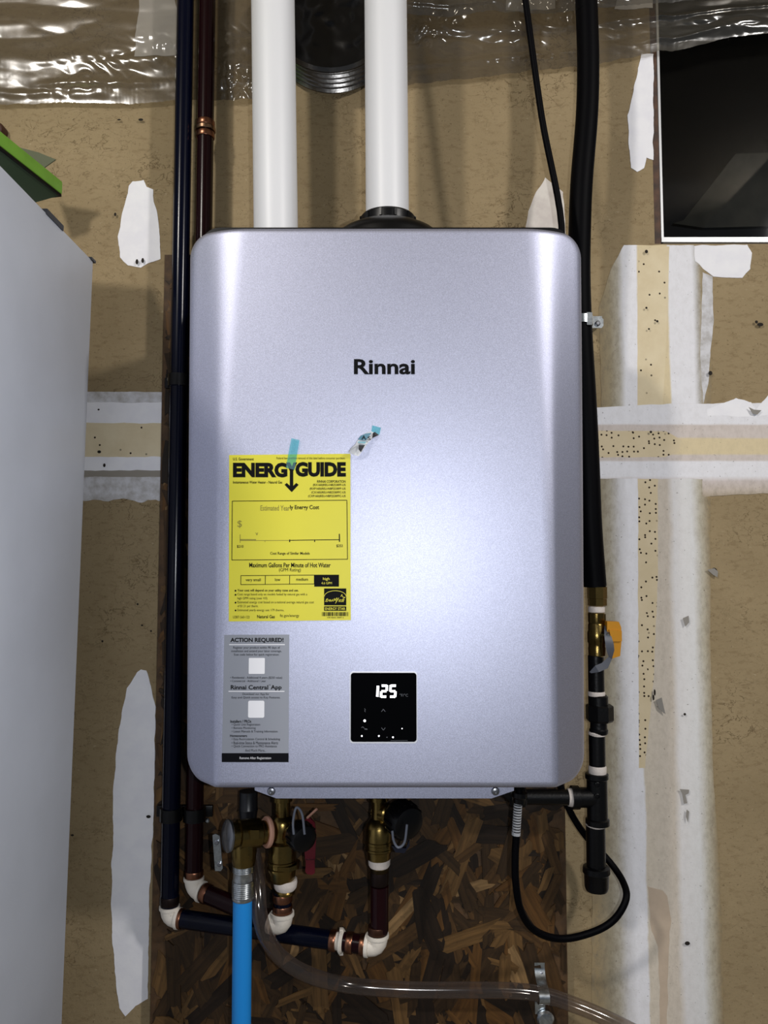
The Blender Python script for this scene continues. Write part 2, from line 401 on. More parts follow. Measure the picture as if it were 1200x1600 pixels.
# spots of joint compound
patch([(207, 283), (225, 281), (229, 292), (239, 296), (240, 315), (246, 335), (250, 370), (251, 405), (232, 412), (220, 418), (200, 414), (187, 402), (185, 370), (191, 330), (200, 302), (201, 290)], MUD, .0016)
patch([(214, 1050), (220, 1046), (228, 1048), (236, 1072), (243, 1105), (242, 1200), (239, 1300), (233, 1400), (231, 1560), (212, 1572), (196, 1588), (186, 1575), (181, 1540), (175, 1470), (175, 1350), (178, 1220), (186, 1140), (198, 1075)], MUD, .0016)
patch([(1002, 84), (1021, 84), (1021, 250), (1010, 246), (1006, 262), (996, 268), (986, 262), (983, 220), (981, 180), (990, 140)], MUD, .0014)
patch([(1085, 384), (1168, 382), (1175, 395), (1172, 420), (1160, 434), (1115, 432), (1098, 420), (1086, 408)], MUD, .0014)
patch([(852, 277), (880, 300), (885, 380), (818, 380), (826, 330), (838, 300)], MUDW, .0012)
patch([(222, -40), (268, -40), (276, 20), (280, 86), (210, 88), (214, 40)], MUD, .002)
patch([(795, -40), (870, -40), (868, 14), (790, 16)], MUD, .002)
patch([(975, -40), (1022, -40), (1020, 12), (960, 14)], MUD, .002)
# screw dimples and dents
g = G()
for x, y, rx, ry in ((214, 409, 2.3, 4.4), (223, 407, 2.2, 4.2), (220, 187, 4, 2.2), (186, 187, 3, 1.2), (1010, 393, 2.6, 3), (1010, 481, 1.8, 1.8), (1027, 502, 2, 2), (1014, 514, 1.6, 1.6),
                     (1110, 583, 3.2, 3.6), (1188, 507, 5, 3), (1182, 503, 2.5, 2.5), (1017, 675, 2, 2), (232, 1276, 3.6, 2.4), (113, 1305, 2.5, 1.6), (1074, 1474, 4, 3), (1070, 1116, 2, 2),
                     (154, 640, 1.7, 1.5), (163, 727, 2, 3), (155, 706, 3, 2.4), (222, 977, 1.8, 1.4), (180, 335, 2, 3), (160, 1002, 1.6, 1.8), (215, 944, 1.6, 1.6), (236, 986, 1.4, 1.6), (1021, 1090, 1.6, 4.5), (1023, 1082, 1.6, 5), (1116, 893, 5, 6)):
    c = at(x, y, -.0042); g.plate([c + Vector((rw(rx, 0)*math.cos(t*PI/5), 0, rw(ry, 0)*math.sin(t*PI/5))) for t in range(10)], 0)
tag(g.make('screw_dimple', mat('dark_hole', (30, 24, 18), .9), wall, smooth=False), kind='stuff')
g = G()
for pts in ([(1062, 1233), (1077, 1234), (1076, 1240), (1071, 1242), (1074, 1255), (1069, 1256), (1066, 1240)], [(1073, 1265), (1077, 1268), (1075, 1285), (1072, 1276)], [(1067, 966), (1076, 962), (1077, 972), (1071, 979)], [(1025, 1094), (1034, 1090), (1037, 1104), (1040, 1116), (1030, 1108)],
            [(1170, 636), (1178, 640), (1190, 641), (1183, 648), (1176, 646)], [(1116, 888), (1122, 893), (1121, 902), (1114, 898), (1105, 890)]):
    g.plate(poly(pts, -.0045), .0004)
g.make('chipped_spot', mat('grey_chip', (142, 138, 132), .9), wall, smooth=False)

# window in the right of the wall, with its dark recess
win = struct(thing('window_1', at(1110, 378, .02), 'dark window pane in a thin white metal frame at upper right', None))
fz = at(1040, 372, .004).z; fx = at(1036, 370, .004).x
fz0 = at(1040, 379.5, .004).z; fx0 = at(1032.5, 370, .004).x
WF = mat('white_window_frame', (206, 208, 210), .35, .3)
G().box((fx0, .001, fz0), (fx, .03, wz1-.002)).make('frame_stile', WF, win, smooth=False)
G().box((fx0, .0005, fz0), (wx1-.002, .03, fz)).make('frame_rail', WF, win, smooth=False)
G().box((wx0+.0005, .002, wz0+.0005), (fx0-.0008, .05, wz1-.002)).make('jamb', mat('stained_wood', (70, 44, 26), .6, vary=.5, vscale=60), win, smooth=False)
G().box((fx, .02, fz), (wx1-.01, .024, wz1-.005)).make('pane', GLASS, win, smooth=False)
DARKW = mat('dark_well', (7, 7, 9), .8, vary=.3, vscale=12)
g = G(); g.box((wx0-.1, .42, wz0-.25), (wx1+.4, .44, wz1+.3)); g.box((wx0-.12, .06, wz0-.25), (wx0-.1, .44, wz1+.3)); g.box((wx0-.12, .06, wz0-.27), (wx1+.4, .44, wz0-.25)); g.box((wx1+.4, .06, wz0-.27), (wx1+.42, .44, wz1+.3)); g.box((wx0-.12, .06, wz1+.3), (wx1+.42, .44, wz1+.32))
g.make('window_well', DARKW, win, smooth=False)
G().plate(poly([(1052, 349), (1068, 344), (1150, 240), (1230, 238), (1270, 300), (1250, 352), (1100, 356)], .16), .01).make('lit_patch_panel', mat('lit_patch_grey', (58, 55, 46), .9, vary=.35, vscale=14), win, smooth=False)  # added panel: its shape and tone stand in for a lit triangle

# ------------------------------------------------------------------ strand board
oy = -.018
ox0 = at(236, 1590, oy).x; ox1 = at(885, 1400, oy).x; oz1 = at(262, 398, oy).z; oz0 = .40
osb = thing('strand_board', ((ox0+ox1)/2, oy/2, oz0), 'brown oriented strand board screwed to the wall behind the water heater', 'board')
ox0 = at(246, 1000, oy).x; 
def m_strand(i, a):
    m = bpy.data.materials.new('strand_wood_%s' % 'abcdef'[i]); m.use_nodes = True; t = NT(m)
    uv = t.add('ShaderNodeUVMap'); mp = t.add('ShaderNodeMapping'); mp.inputs['Scale'].default_value = (14, 160, 1); t.link(uv.outputs[0], mp.inputs[0])
    n = t.noise(mp.outputs[0], 1.0, 5, .6); c = lin(a)
    c2 = t.mix(t.ramp(n, .3, .7), tuple(v*.45 for v in c), tuple(v*1.35 for v in c))
    bl = t.ramp(t.noise(t.pos(), 70, 3), .6, .7); c2 = t.mix(t.mul(bl, .5), c2, tuple(v*.4 for v in c))
    t.color(c2); t.b.inputs['Roughness'].default_value = .6; t.b.inputs['Specular IOR Level'].default_value = .3
    t.bump(n, .3, .001); return m
STR = [m_strand(i, c) for i, c in enumerate(((54, 38, 20), (74, 52, 27), (98, 72, 40), (132, 104, 68), (33, 22, 12), (86, 58, 26)))]
G().box((ox0, oy, oz0), (ox1, -.0045, oz1)).make('core', mat('strand_core', (74, 52, 28), .7, vary=.35, vscale=50, bump=.4, bscale=120), osb, smooth=False)
def strand_shape(L, Wd):
    """outline with ragged, split ends, local xz (grain along x)"""
    l = L/2; wd = Wd/2; r = random.uniform
    sk = r(-.5, .5)*Wd
    right = [(l*r(.72, 1) + sk*t, wd*t*.9) for t in (1, .45, -.1, -.6, -1)]
    left = [(-l*r(.72, 1) + sk*t, wd*t*.9) for t in (-1, -.5, .15, .6, 1)]
    return [(-l*.3, wd*r(.8, 1.1)), (l*.35, wd*r(.8, 1.1))] + right + [(l*.3, -wd*r(.8, 1.1)), (-l*.35, -wd*r(.8, 1.1))] + left
def strand_verts(sh, th):
    n = len(sh); v = [Vector((x, -th, z)) for x, z in sh] + [Vector((x*1.01, 0, z*1.03)) for x, z in sh]
    f = [tuple(range(n))] + [(i, i+n, (i+1) % n + n, (i+1) % n) for i in range(n)]
    return v, f
def flip(fs): return [tuple(reversed(q)) for q in fs]
shapes = []
for i in range(44):
    L = random.choice((.03, .045, .06, .08, .10, .13)); sh = strand_shape(L, random.uniform(.010, .030) if L > .05 else random.uniform(.006, .018))
    v, f = strand_verts(sh, .0007 + .0006*(i % 4))
    shapes.append((v, f, L))
meshes = []
def uv_of(me, vs):
    uv = me.uv_layers.new(name='UVMap')
    for lp in me.loops:
        p = vs[lp.vertex_index]; uv.data[lp.index].uv = (p.x, p.z)
for i, (v, f, L) in enumerate(shapes):
    row = []
    for k in range(len(STR)):
        me = bpy.data.meshes.new('wood_strand'); me.from_pydata(v, [], flip(f)); me.materials.append(STR[k]); uv_of(me, v); me.update(); row.append(me)
    meshes.append(row)
def try_strand(zone):
    x0, x1, z0, z1 = zone; i = random.randrange(len(shapes)); v, f, L = shapes[i]
    a = random.choice((random.gauss(PI/2, .6), random.uniform(0, PI)))
    c = Vector((random.uniform(x0, x1), 0, random.uniform(z0, z1))); R = Matrix.Rotation(a, 4, 'Y')
    for p in v:
        q = R @ p + c
        if not (ox0 + .0005 < q.x < ox1 - .0005 and oz0 < q.z < oz1 - .001): return None
    return i, a, c
low = (ox0, ox1, at(600, 1600, oy).z - .03, at(600, 1240, oy).z + .03)
side = (ox0, at(300, 800, oy).x, low[3], oz1)
full = (ox0, ox1, oz0, oz1)
SV, SF, SM, SUV = [], [], [], []
def place(zone, n, single, depth):
    cnt = 0; tries = 0
    while cnt < n and tries < n*40:
        tries += 1; r = try_strand(zone)
        if not r: continue
        i, a, c = r; c.y = oy - depth - random.uniform(0, .0007); k = random.choice((0, 0, 1, 1, 2, 4, 4, 5)) if not single else random.choice((0, 0, 0, 1, 1, 1, 2, 2, 3, 4, 4, 5, 5))
        cnt += 1
        if single:
            o = bpy.data.objects.new('wood_strand', meshes[i][k]); link(o, osb, c); o.rotation_euler = (random.gauss(0, .02), a, random.gauss(0, .02)) 
        else:
            v, f, L = shapes[i]; b = len(SV); R = Matrix.Rotation(a, 4, 'Y')
            SV.extend(R @ p + c for p in v); SUV.extend((p.x, p.z) for p in v)
            for q in flip(f): SF.append(tuple(t + b for t in q)); SM.append(k)
place(low, 520, False, 0.0); place(side, 160, False, 0.0); place(full, 500, False, 0.0)
so = mk('pressed_strands', SV, SF, None, osb, smooth=False, mats=STR, fmat=SM)
uv = so.data.uv_layers.new(name='UVMap')
for lp in so.data.loops: uv.data[lp.index].uv = SUV[lp.vertex_index]
tag(so, kind='stuff')
place(low, 230, True, .0006); place(side, 65, True, .0006)

# ------------------------------------------------------------------ plastic film along the top of the wall
def film(name, edge, label, seed, top=-60, off=0, crumple=()):
    xs = [e[0] for e in edge]; nx = 300; nz = 100; v = []; f = []
    def eb(x):
        for (a, ya), (b, yb) in zip(edge, edge[1:]):
            if a <= x <= b: return ya + (yb-ya)*(x-a)/(b-a)
        return edge[-1][1]
    for j in range(nz+1):
        for i in range(nx+1):
            x = xs[0] + (xs[-1]-xs[0])*i/nx; t = j/nz
            y = top + (eb(x) + 2.2*noise.noise(Vector((x*.05, seed, 0))) + 1.2*noise.noise(Vector((x*.21, seed, 0))) - top)*t
            p = at(x, y, -.008 - off)
            q = Vector((p.x*5, seed*2.7, p.z*16)); s = 0
            s += .006*abs(noise.noise(q)) + .0016*abs(noise.noise(q*2.7)) + .0005*noise.noise(Vector((p.x*38, seed, p.z*55)))
            s += .010*max(0, noise.noise(Vector((p.x*6+3, seed, p.z*20+1))) - .1)**2 + .0035*max(0, noise.noise(Vector((p.x*7, seed+9, p.z*9))) - .25)*abs(noise.noise(Vector((p.x*60, seed, p.z*60))))*8
            
            for cx, cy, rx, ry, am in crumple:
                k = math.exp(-((x-cx)/rx)**2 - ((y-cy)/ry)**2)
                if k > .02: s += am*k*(abs(noise.noise(Vector((p.x*9+p.z*9, seed, p.z*36)))) + .5*abs(noise.noise(Vector((p.x*30, seed, p.z*60+p.x*18)))))
            for tf, am in ((.87, .0045), (.62, .003)):
                s += am*max(0, .4 + 1.6*noise.noise(Vector((p.x*6, tf*9, seed))))*math.exp(-((t - tf - .03*noise.noise(Vector((p.x*4, tf, seed))))/.022)**2)
            hem = max(0, 1-(1-t)*14); p.y -= s*(1 - .5*hem) + .002*math.sin(t*PI)
            v.append(p)
    for j in range(nz):
        for i in range(nx):
            a = j*(nx+1)+i; f.append((a, a+nx+1, a+nx+2, a+1))
    return tag(mk(name, v, f, FILM, angle=180), label, 'plastic sheet', 'clear plastic sheets along the wall top')
film('plastic_sheet', [(-80, 164), (0, 163), (60, 162), (100, 160), (200, 163), (240, 160), (280, 156), (330, 158), (390, 156), (440, 154)], 'wrinkled clear plastic sheet on the wall top left of the white vent pipes', 1, crumple=((180, 98, 90, 16, .009), (150, 128, 70, 14, .008), (90, 146, 90, 8, .006), (240, 70, 40, 20, .005), (375, 80, 30, 50, .007)))
film('plastic_sheet', [(600, 150), (640, 133), (700, 126), (750, 122), (830, 110), (920, 103), (1000, 87), (1030, 80), (1060, 79), (1090, 72), (1130, 60), (1200, 52), (1280, 40)], 'wrinkled clear plastic sheet hanging over the wall and window top at right', 2, crumple=((815, 52, 34, 20, .026), (790, 60, 40, 14, .014), (690, 60, 50, 22, .014), (975, 55, 50, 18, .013), (1130, 40, 60, 12, .016), (760, 90, 60, 12, .006)))
film('plastic_sheet', [(600, 20), (700, 28), (760, 17), (850, 22), (930, 14), (1000, 8), (1100, 0), (1280, -12)], 'short upper plastic flap lying over the longer plastic sheet at right', 5, top=-80, off=.03, crumple=((670, 8, 50, 14, .008), (950, 4, 40, 10, .009)))

# ------------------------------------------------------------------ round duct between the vent pipes
dr = .1; dc = at(517, 13, -.062)
duct = thing('flexible_duct', (dc.x, 0, dc.z), 'round ribbed foil duct with a black covered mouth between the white vent pipes', 'duct')
pr = []
for i in range(41):
    h = -.006 - .052*i/40; pr.append((dr - .002 + .0035*math.sin(i/40*2*PI*4.5)*1.0, -h))
FOIL = mat('foil', (104, 102, 100), .25, 1.0, bump=.2, bscale=80)
g = G().lathe((dc.x, 0, dc.z), (0, -1, 0), pr, 48, cap=False); g.lathe((dc.x, 0, dc.z), (0, -1, 0), [(dr-.008, .058), (dr-.008, .005)], 48, cap=False)
g.lathe((dc.x, 0, dc.z), (0, -1, 0), [(dr-.0005, .056), (dr, .060), (dr-.006, .062), (dr-.008, .057)], 48, cap=False).make('ribbed_hose', FOIL, duct)
v = []; f = []; n = 40; rr = 16
for j in range(rr+1):
    for k in range(n):
        t = 2*PI*k/n; r = (dr-.0085)*j/rr; p = Vector((dc.x + r*math.cos(t), -.052, dc.z + r*math.sin(t)))
        p.y -= (.006*abs(noise.noise(p*22)) + .003*noise.noise(p*60))*min(1, (rr-j)/3); v.append(p)
for j in range(rr):
    for k in range(n): f.append((j*n+k, (j+1)*n+k, (j+1)*n+(k+1) % n, j*n+(k+1) % n))
mk('mouth_cover', v, f, mat('black_film', (8, 8, 10), .2), duct, angle=180)

# ------------------------------------------------------------------ water heater
fy = -.273; ycase = -.02
hx = at(602.7, 790, fy).x; ht = at(600, 354, fy).z; hb = at(600, 1233, fy).z
HW = rw(311.0, fy+.037); HR = rw(34, fy+.03); xb = rw(262, fy)
heater = thing('water_heater', (hx, ycase, hb), 'silver wall hung tankless water heater with a black control display', 'water heater')
def front_cover():
    rows = []; N = 60
    H = ht - hb
    zs = sorted(set([hb + HR*(1-math.cos(PI/2*i/10)) for i in range(11)] + [ht - HR*(1-math.cos(PI/2*i/10)) for i in range(11)] + [hb + HR + (H-2*HR)*i/30 for i in range(31)]
                    + [hb + d for d in (.0015, .003, .005, .0075)] + [ht - d for d in (.0015, .003, .005, .0075)]))
    inner = [-1 + 2*i/60 for i in range(61)]
    rim = .008
    def hw(z):
        d = min(z-hb, ht-z)
        return HW if d >= HR else HW - HR + math.sqrt(max(0, HR*HR - (HR-d)**2))
    v = []; ring = []
    edge_t = [0, .08, .16, .3, .45, .6, .72, .82, .88, .93, .96, .98, .995, 1]
    for z in zs:
        h = hw(z); tr = .004 + .044*((z-hb)/H)**2.5; xs0 = xb - tr*.6; ang = math.tan(math.radians(48 - 22*((z-hb)/H)))
        xs = [-(xb + (h-xb)*t) for t in edge_t[::-1]] + [xb*t for t in inner[1:-1]] + [xb + (h-xb)*t for t in edge_t]
        for x in xs:
            a = abs(x); y = 0.0
            s = a - xs0
            if s > 0: y += ang*(s*s/(2*tr) if s < tr else s - tr/2)
            # distance to the rounded outline
            cx = max(0, a - (HW-HR)); dz = min(z-hb, ht-z); cz = max(0, HR - dz)
            d = HR - math.hypot(cx, cz) if (cx > 0 and cz > 0) else min(HW - a, dz)
            d = max(0, d)
            if d < rim: y += rim - math.sqrt(max(0, rim*rim - (rim-d)**2))
            v.append(Vector((hx + x, fy + y, z)))
    nc = len(edge_t)*2 + len(inner) - 2; nr = len(zs); f = []
    for j in range(nr-1):
        for i in range(nc-1):
            a = j*nc+i; f.append((a, a+1, a+nc+1, a+nc))
    loop = [i for i in range(nc)] + [j*nc+nc-1 for j in range(1, nr)] + [(nr-1)*nc+i for i in range(nc-2, -1, -1)] + [j*nc for j in range(nr-2, 0, -1)]
    b = len(v); v += [Vector((v[i].x, fy + .10, v[i].z)) for i in loop]; n = len(loop)
    for k in range(n): f.append((loop[k], b+k, b+(k+1) % n, loop[(k+1) % n]))
    return v, f
v, f = front_cover(); mk('front_cover', v, f, SILVER, heater, angle=50)
def rr_plate(x0, x1, z0, z1, r, y, th, n=8):
    P = []
    for cx, cz, a0 in ((x1-r, z1-r, 0), (x0+r, z1-r, 90), (x0+r, z0+r, 180), (x1-r, z0+r, 270)):
        for k in range(n+1):
            t = math.radians(a0 + 90*k/n); P.append(Vector((cx + r*math.cos(t), y, cz + r*math.sin(t))))
    return G().plate(P, th)
rr_plate(hx-HW+.012, hx+HW-.012, hb+.012, ht+.0005, HR, fy+.1003, .006).make('gasket', RUBBER, heater, smooth=False)
# dark lip that shows as a line above the cover
rr_plate(hx-HW+.010, hx+HW-.010, ht-.05, ht+.0180, HR-.002, fy+.043, .004).make('top_lip', BLACKP, heater, smooth=False)
G().box((hx-HW+.02, fy+.107, hb+.014), (hx+HW-.02, ycase-.003, ht-.006), .006).make('casing', mat('case_paint', (120, 122, 132), .5, .3), heater)
by = -.205
P = poly([(398, 1200), (803, 1200), (803, 1235.5), (768, 1247.5), (432, 1247.5), (398, 1235)], by)
bp = G().plate(P, .0025).make('bottom_bracket', SILVER, heater, smooth=False)
for x in (424, 774):
    c = at(x, 1236, by); G().lathe(c, (0, -1, 0), [(.0052, .0004), (.0052, .0012), (.0042, .0028), (.002, .0034), (.0019, .0022)], 16).make('screw', STEEL, bp)
G().box((hx-.13, by+.004, hb-.012), (hx+.13, ycase-.004, hb+.01)).make('underside_pan', BLACKP, heater, smooth=False)
# name on the front
g = G(); put_text(g, 'Rinnai', (553, 561, 648.5, 585), fy-.0005, .028)
g.make('lettering', INK, heater, smooth=False)
# control display
cy = fy - .0006
q0 = at(546.2, 1161.2, cy); q1 = at(652, 1049, cy)
rr_plate(q0.x, q1.x, q0.z, q1.z, .004, fy-.0012, .0015).make('display_bezel', mat('bezel_lit_silver', (226, 228, 236), .3, .2), heater, smooth=False)  # bezel colour also holds the brightness of its lit chamfer edge
q0 = at(548, 1158.6, cy); q1 = at(650.6, 1051, cy)
disp = rr_plate(q0.x, q1.x, q0.z, q1.z, .0035, fy-.0020, .0016).make('control_display', mat('display_glass', (1, 1, 2), .1, spec=.2), heater, smooth=False)
dy = fy - .0023
g = G(); T = 3.6
put_line(g, [(590.6, 1071.5), (589.6, 1088.6)], 3.9, dy)
for o, segs in ((600, ('a', 'b', 'g', 'e', 'd')), (614, ('a', 'f', 'g', 'c', 'd'))):
    S = {'a': ((-3.6, -8.6), (4.6, -8.6)), 'b': ((4.6, -9.4), (4.0, -.4)), 'c': ((3.9, .4), (3.3, 9)), 'd': ((-4.6, 8.6), (3.4, 8.6)), 'e': ((-4.2, .4), (-4.8, 9.4)), 'f': ((-3.6, -9.4), (-4.2, .4)), 'g': ((-4.0, 0), (3.8, 0))}
    for sname in segs:
        (x0, y0), (x1, y1) = S[sname]; put_line(g, [(o+x0, 1080+y0), (o+x1, 1080+y1)], T, dy)
GLOW = mat('display_glow', (250, 250, 255), .5, emit=2.2); GLOWD = mat('display_dim', (70, 72, 78), .5, emit=.35)
g.make('lit_digits', GLOW, disp, smooth=False)
g = G(); put_disc(g, 569.8, 1126.2, 2, dy); put_disc(g, 565.3, 1150, 1.3, dy); put_disc(g, 592, 1150, 1.3, dy); put_disc(g, 614, 1152, 1.3, dy); put_disc(g, 628.2, 1138.4, .9, dy)
g.make('indicator_light', GLOW, disp, smooth=False)
g = G()
put_line(g, [(596, 1112), (599, 1108), (602, 1112)], .8, dy); put_line(g, [(596, 1137), (599, 1141), (602, 1137)], .8, dy)
put_text(g, '°F/°C', (624.5, 1084, 637.5, 1088.5), dy); put_line(g, [(569.5, 1107), (571, 1109), (569.5, 1110.5), (571, 1112.5)], .7, dy)
put_line(g, [(564.5, 1137), (567, 1135.5), (569, 1138)], .8, dy); put_line(g, [(569.5, 1139), (574, 1139.5)], 1.6, dy); put_disc(g, 604.6, 1152, .9, dy)
put_line(g, [(610, 1157.3), (637, 1157)], .5, dy)
g.make('dim_symbols', GLOWD, disp, smooth=False)
# grey registration sticker
sy = fy - .0004
st = G().plate(poly([(350.5, 992), (452, 991.5), (450.8, 1191), (346.5, 1191)], sy), .0003).make('registration_sticker', STICKG, heater, smooth=False)
tag(st, 'grey printed sticker with a black foot strip')
g = G(); ty = sy - .0003
put_text(g, 'ACTION REQUIRED!', (360, 996.5, 443, 1004.5), ty, .03)
for s, b, bo in (('Register your product within 90 days of', (364.5, 1010, 437.5, 1014.6), .0), ('installation and extend your labor coverage.', (361.5, 1015.4, 440, 1020), 0), ('Scan code below for quick registration:', (365.5, 1021, 436, 1025.4), 0),
              ('• Residential - Additional 4 years ($250 value)', (360, 1057, 441, 1061.4), 0), ('• Commercial - Additional 1 year', (360, 1062.4, 415.5, 1066.6), 0),
              ('Download our App for', (379, 1082.6, 420.5, 1087), 0), ('Easy and Quick access to Key Features.', (362, 1088, 438, 1092.4), 0),
              ('Installers / PROs', (360, 1124.8, 392.5, 1129.4), .02), ('• Quick Unit Registration', (362, 1130.2, 406.5, 1134.8), 0), ('• Remote Monitoring', (362, 1135.6, 399.5, 1140.2), 0), ('• Latest Manuals & Training Information', (362, 1141, 433.5, 1145.6), 0),
              ('Homeowners', (359.5, 1147.6, 386, 1151.6), .02), ('• Easy Recirculation Control & Scheduling', (362, 1153, 437.5, 1157.6), 0), ('• Real-time Status & Maintenance Alerts', (362, 1158.4, 434.5, 1163), 0), ('• Quick Connection to PRO Assistance', (362, 1163.8, 432.5, 1168.4), 0),
              ('And Much More...', (383, 1170.4, 416, 1174.6), 0)):
    put_text(g, s, b, ty, bo)
put_text(g, 'Rinnai Central', (360.5, 1070.4, 419, 1077.4), ty, .022); put_text(g, 'App', (423, 1070.4, 440, 1079), ty, .022); put_text(g, 'TM', (419.6, 1069.6, 422.8, 1071.2), ty)
tag(g.make('print', INK, st, smooth=False), kind='stuff')
g = G(); put_rect(g, (346.5, 1176.8, 450.9, 1190.8), ty+.0001); g.make('foot_strip', mat('strip_black', (6, 6, 12), .5, spec=.15), st, smooth=False)
g = G(); put_rect(g, (358, 1006.6, 445, 1007.9), ty); put_rect(g, (357, 1079.6, 444.5, 1080.9), ty); put_text(g, 'Remove After Registration', (374.5, 1182.4, 423.5, 1187.4), ty - .0001)
q0 = at(388.5, 1053, ty); q1 = at(413.8, 1028, ty); h = rr_plate(q0.x, q1.x, q0.z, q1.z, .001, ty, 0); g.put(h.v, h.f)
q0 = at(387.5, 1121.5, ty); q1 = at(413.2, 1094.8, ty); h = rr_plate(q0.x, q1.x, q0.z, q1.z, .002, ty, 0); g.put(h.v, h.f)
tag(g.make('white_print', INKW, st, smooth=False), kind='stuff')

# yellow energy label, taped to the cover
ey = fy - .0016
el = thing('energy_label', at(452, 970, ey), 'yellow printed energy cost label taped to the front of the silver heater', 'label')
v = []; f = []
for j in range(13):
    for i in range(9):
        x = 358 + 189.5*i/8 - (1.2*j/12 if i == 0 else 0) + .6*j/12; y = 711 - 2*i/8 + (260 if i < 8 else 260)*j/12
        p = at(x, y, ey); p.y -= .0006*math.sin(j/12*PI)*0 ; v.append(p)
n = len(v); v += [p + Vector((0, .0004, 0)) for p in v]
for j in range(12):
    for i in range(8):
        a = j*9+i; f.append((a, a+9, a+10, a+1)); f.append((a+n, a+1+n, a+10+n, a+9+n))
for a, b in [(i, i+1) for i in range(8)] + [(12*9+i+1, 12*9+i) for i in range(8)] + [(9*(j+1), 9*j) for j in range(12)] + [(9*j+8, 9*(j+1)+8) for j in range(12)]:
    f.append((a, b, b+n, a+n))
mk('paper', v, f, LABELY, el, smooth=False)
g = G(); ty = ey - .0003
put_text(g, 'U.S. Government', (364, 715, 396.5, 719.4), ty, .015)
put_text(g, 'Federal law prohibits removal of this label before consumer purchase.', (432, 714, 539.5, 718.6), ty, .0)
put_text(g, 'ENERG', (364, 722.8, 449, 746), ty, .058)
put_text(g, 'GUIDE', (461.5, 721.8, 540.5, 745), ty, .058)
g.plate(poly([(447, 722.5), (453, 722.5), (456.2, 729), (458.6, 722.5), (464.2, 722.5), (458.2, 736), (458.2, 759), (463, 754.5), (466.6, 757.5), (455.8, 769), (444.6, 757.5), (448, 754.5), (452.8, 759), (452.8, 736)], ty), 0)
put_text(g, 'Instantaneous Water Heater - Natural Gas', (364, 751.2, 441, 755.6), ty, .015)
for s, b in (('RINNAI CORPORATION', (495.5, 750.2, 540, 754.4)), ('(RX160i)REU-NB2530FF-US', (489, 755.8, 540, 760.4)), ('(RXP160i)REU-NBP2530FF-US', (484, 761.6, 540, 766.2)), ('(CX160i)REU-NB2530FFC-US', (486.5, 767.4, 540, 772)), ('(CXP160i)REU-NBP2530FFC-US', (481.5, 773.2, 540, 777.8))):
    put_text(g, s, b, ty, .012)
put_line(g, [(363, 783), (542, 781.6), (543, 873.8), (362.2, 875), (363, 783)], 1.0, ty)
put_text(g, 'ly Energy Cost', (453.2, 789.2, 498.6, 797.6), ty, .02)
put_line(g, [(452, 844.2), (530, 843.2)], 1.1, ty); put_line(g, [(530.2, 834), (530.4, 846.6)], 1.6, ty); put_line(g, [(452.6, 843), (452.6, 847)], 1.6, ty); put_line(g, [(491.6, 843), (491.6, 846.8)], 1.3, ty)
put_text(g, '$210', (370.2, 851.6, 380.4, 856.4), ty, .01); put_text(g, '$253', (525.6, 850.6, 535.4, 855.4), ty, .01)
put_text(g, 'Cost Range of Similar Models', (422.2, 862.4, 483.8, 867.8), ty, .015)
put_text(g, 'Maximum Gallons Per Minute of Hot Water', (389.5, 879.2, 516.6, 886.6), ty, .018)
put_text(g, '(GPM Rating)', (436, 887.6, 470, 894.4), ty)
put_line(g, [(376.4, 899.4), (491, 898.6), (491, 912.4), (376.2, 913.4), (376.4, 899)], .9, ty)
put_line(g, [(414.6, 899), (414.4, 913)], .9, ty); put_line(g, [(452.6, 899), (452.4, 912.6)], .9, ty)
put_rect(g, (491, 898, 529.6, 916.6), ty)
put_text(g, 'very small', (383.8, 903.6, 407.4, 909.6), ty, .012); put_text(g, 'low', (429.6, 903.2, 438, 907.8), ty, .012); put_text(g, 'medium', (462.8, 902.8, 481.2, 907.4), ty, .012)
for s, b, bo in (('Your cost will depend on your utility rates and use.', (371, 920.4, 466.4, 925.4), .018), ('Cost range based only on models fueled by natural gas with a', (371, 926.6, 480, 931.4), 0), ('high GPM rating (over 4.0).', (371, 932.8, 418.6, 937.6), 0), ('Estimated energy cost based on a national average natural gas cost', (371, 939, 490.6, 943.8), 0), ('of $1.21 per therm.', (371, 945, 403.6, 949.8), 0), ('Estimated yearly energy use: 179 therms.', (371, 951.4, 443.8, 956), 0)):
    put_text(g, s, b, ty, bo)
for y in (923, 929.4, 941.6, 953.8): put_disc(g, 368, y, 1.4, ty)
put_text(g, 'U287-560-122', (364, 962.2, 390, 966.2), ty); put_text(g, 'Natural Gas', (401.8, 960.8, 429.4, 966), ty, .018); put_text(g, 'ftc.gov/energy', (437.4, 959.4, 467.4, 965.4), ty)
put_rect(g, (506.4, 919.4, 541, 945.8), ty); put_rect(g, (506.4, 947.4, 541, 954.4), ty)
random.seed(3); x = 503.2
while x < 543.5:
    wd = random.choice((.7, 1.1, 1.6)); put_rect(g, (x, 956.4, min(x+wd, 544), 962.6), ty); x += wd + random.choice((.6, .9, 1.2))
put_text(g, '478 40602 08897 6', (511, 963.8, 537, 966), ty)
tag(g.make('print', INK, el, smooth=False), kind='stuff')
g = G(); ty2 = ty - .0002; LY = LABELY
put_text(g, 'high', (504.6, 902.2, 515, 907.6), ty2, .012); put_text(g, '4.6 GPM', (502.2, 909.2, 518.6, 913), ty2)
put_text(g, 'ENERGY STAR', (508, 949, 539.4, 953.2), ty2, .01)
put_line(g, [(506.8 + 17*(1-math.cos(PI*k/14)), 932 - 9*math.sin(PI*k/14)) for k in range(15)], .8, ty2)
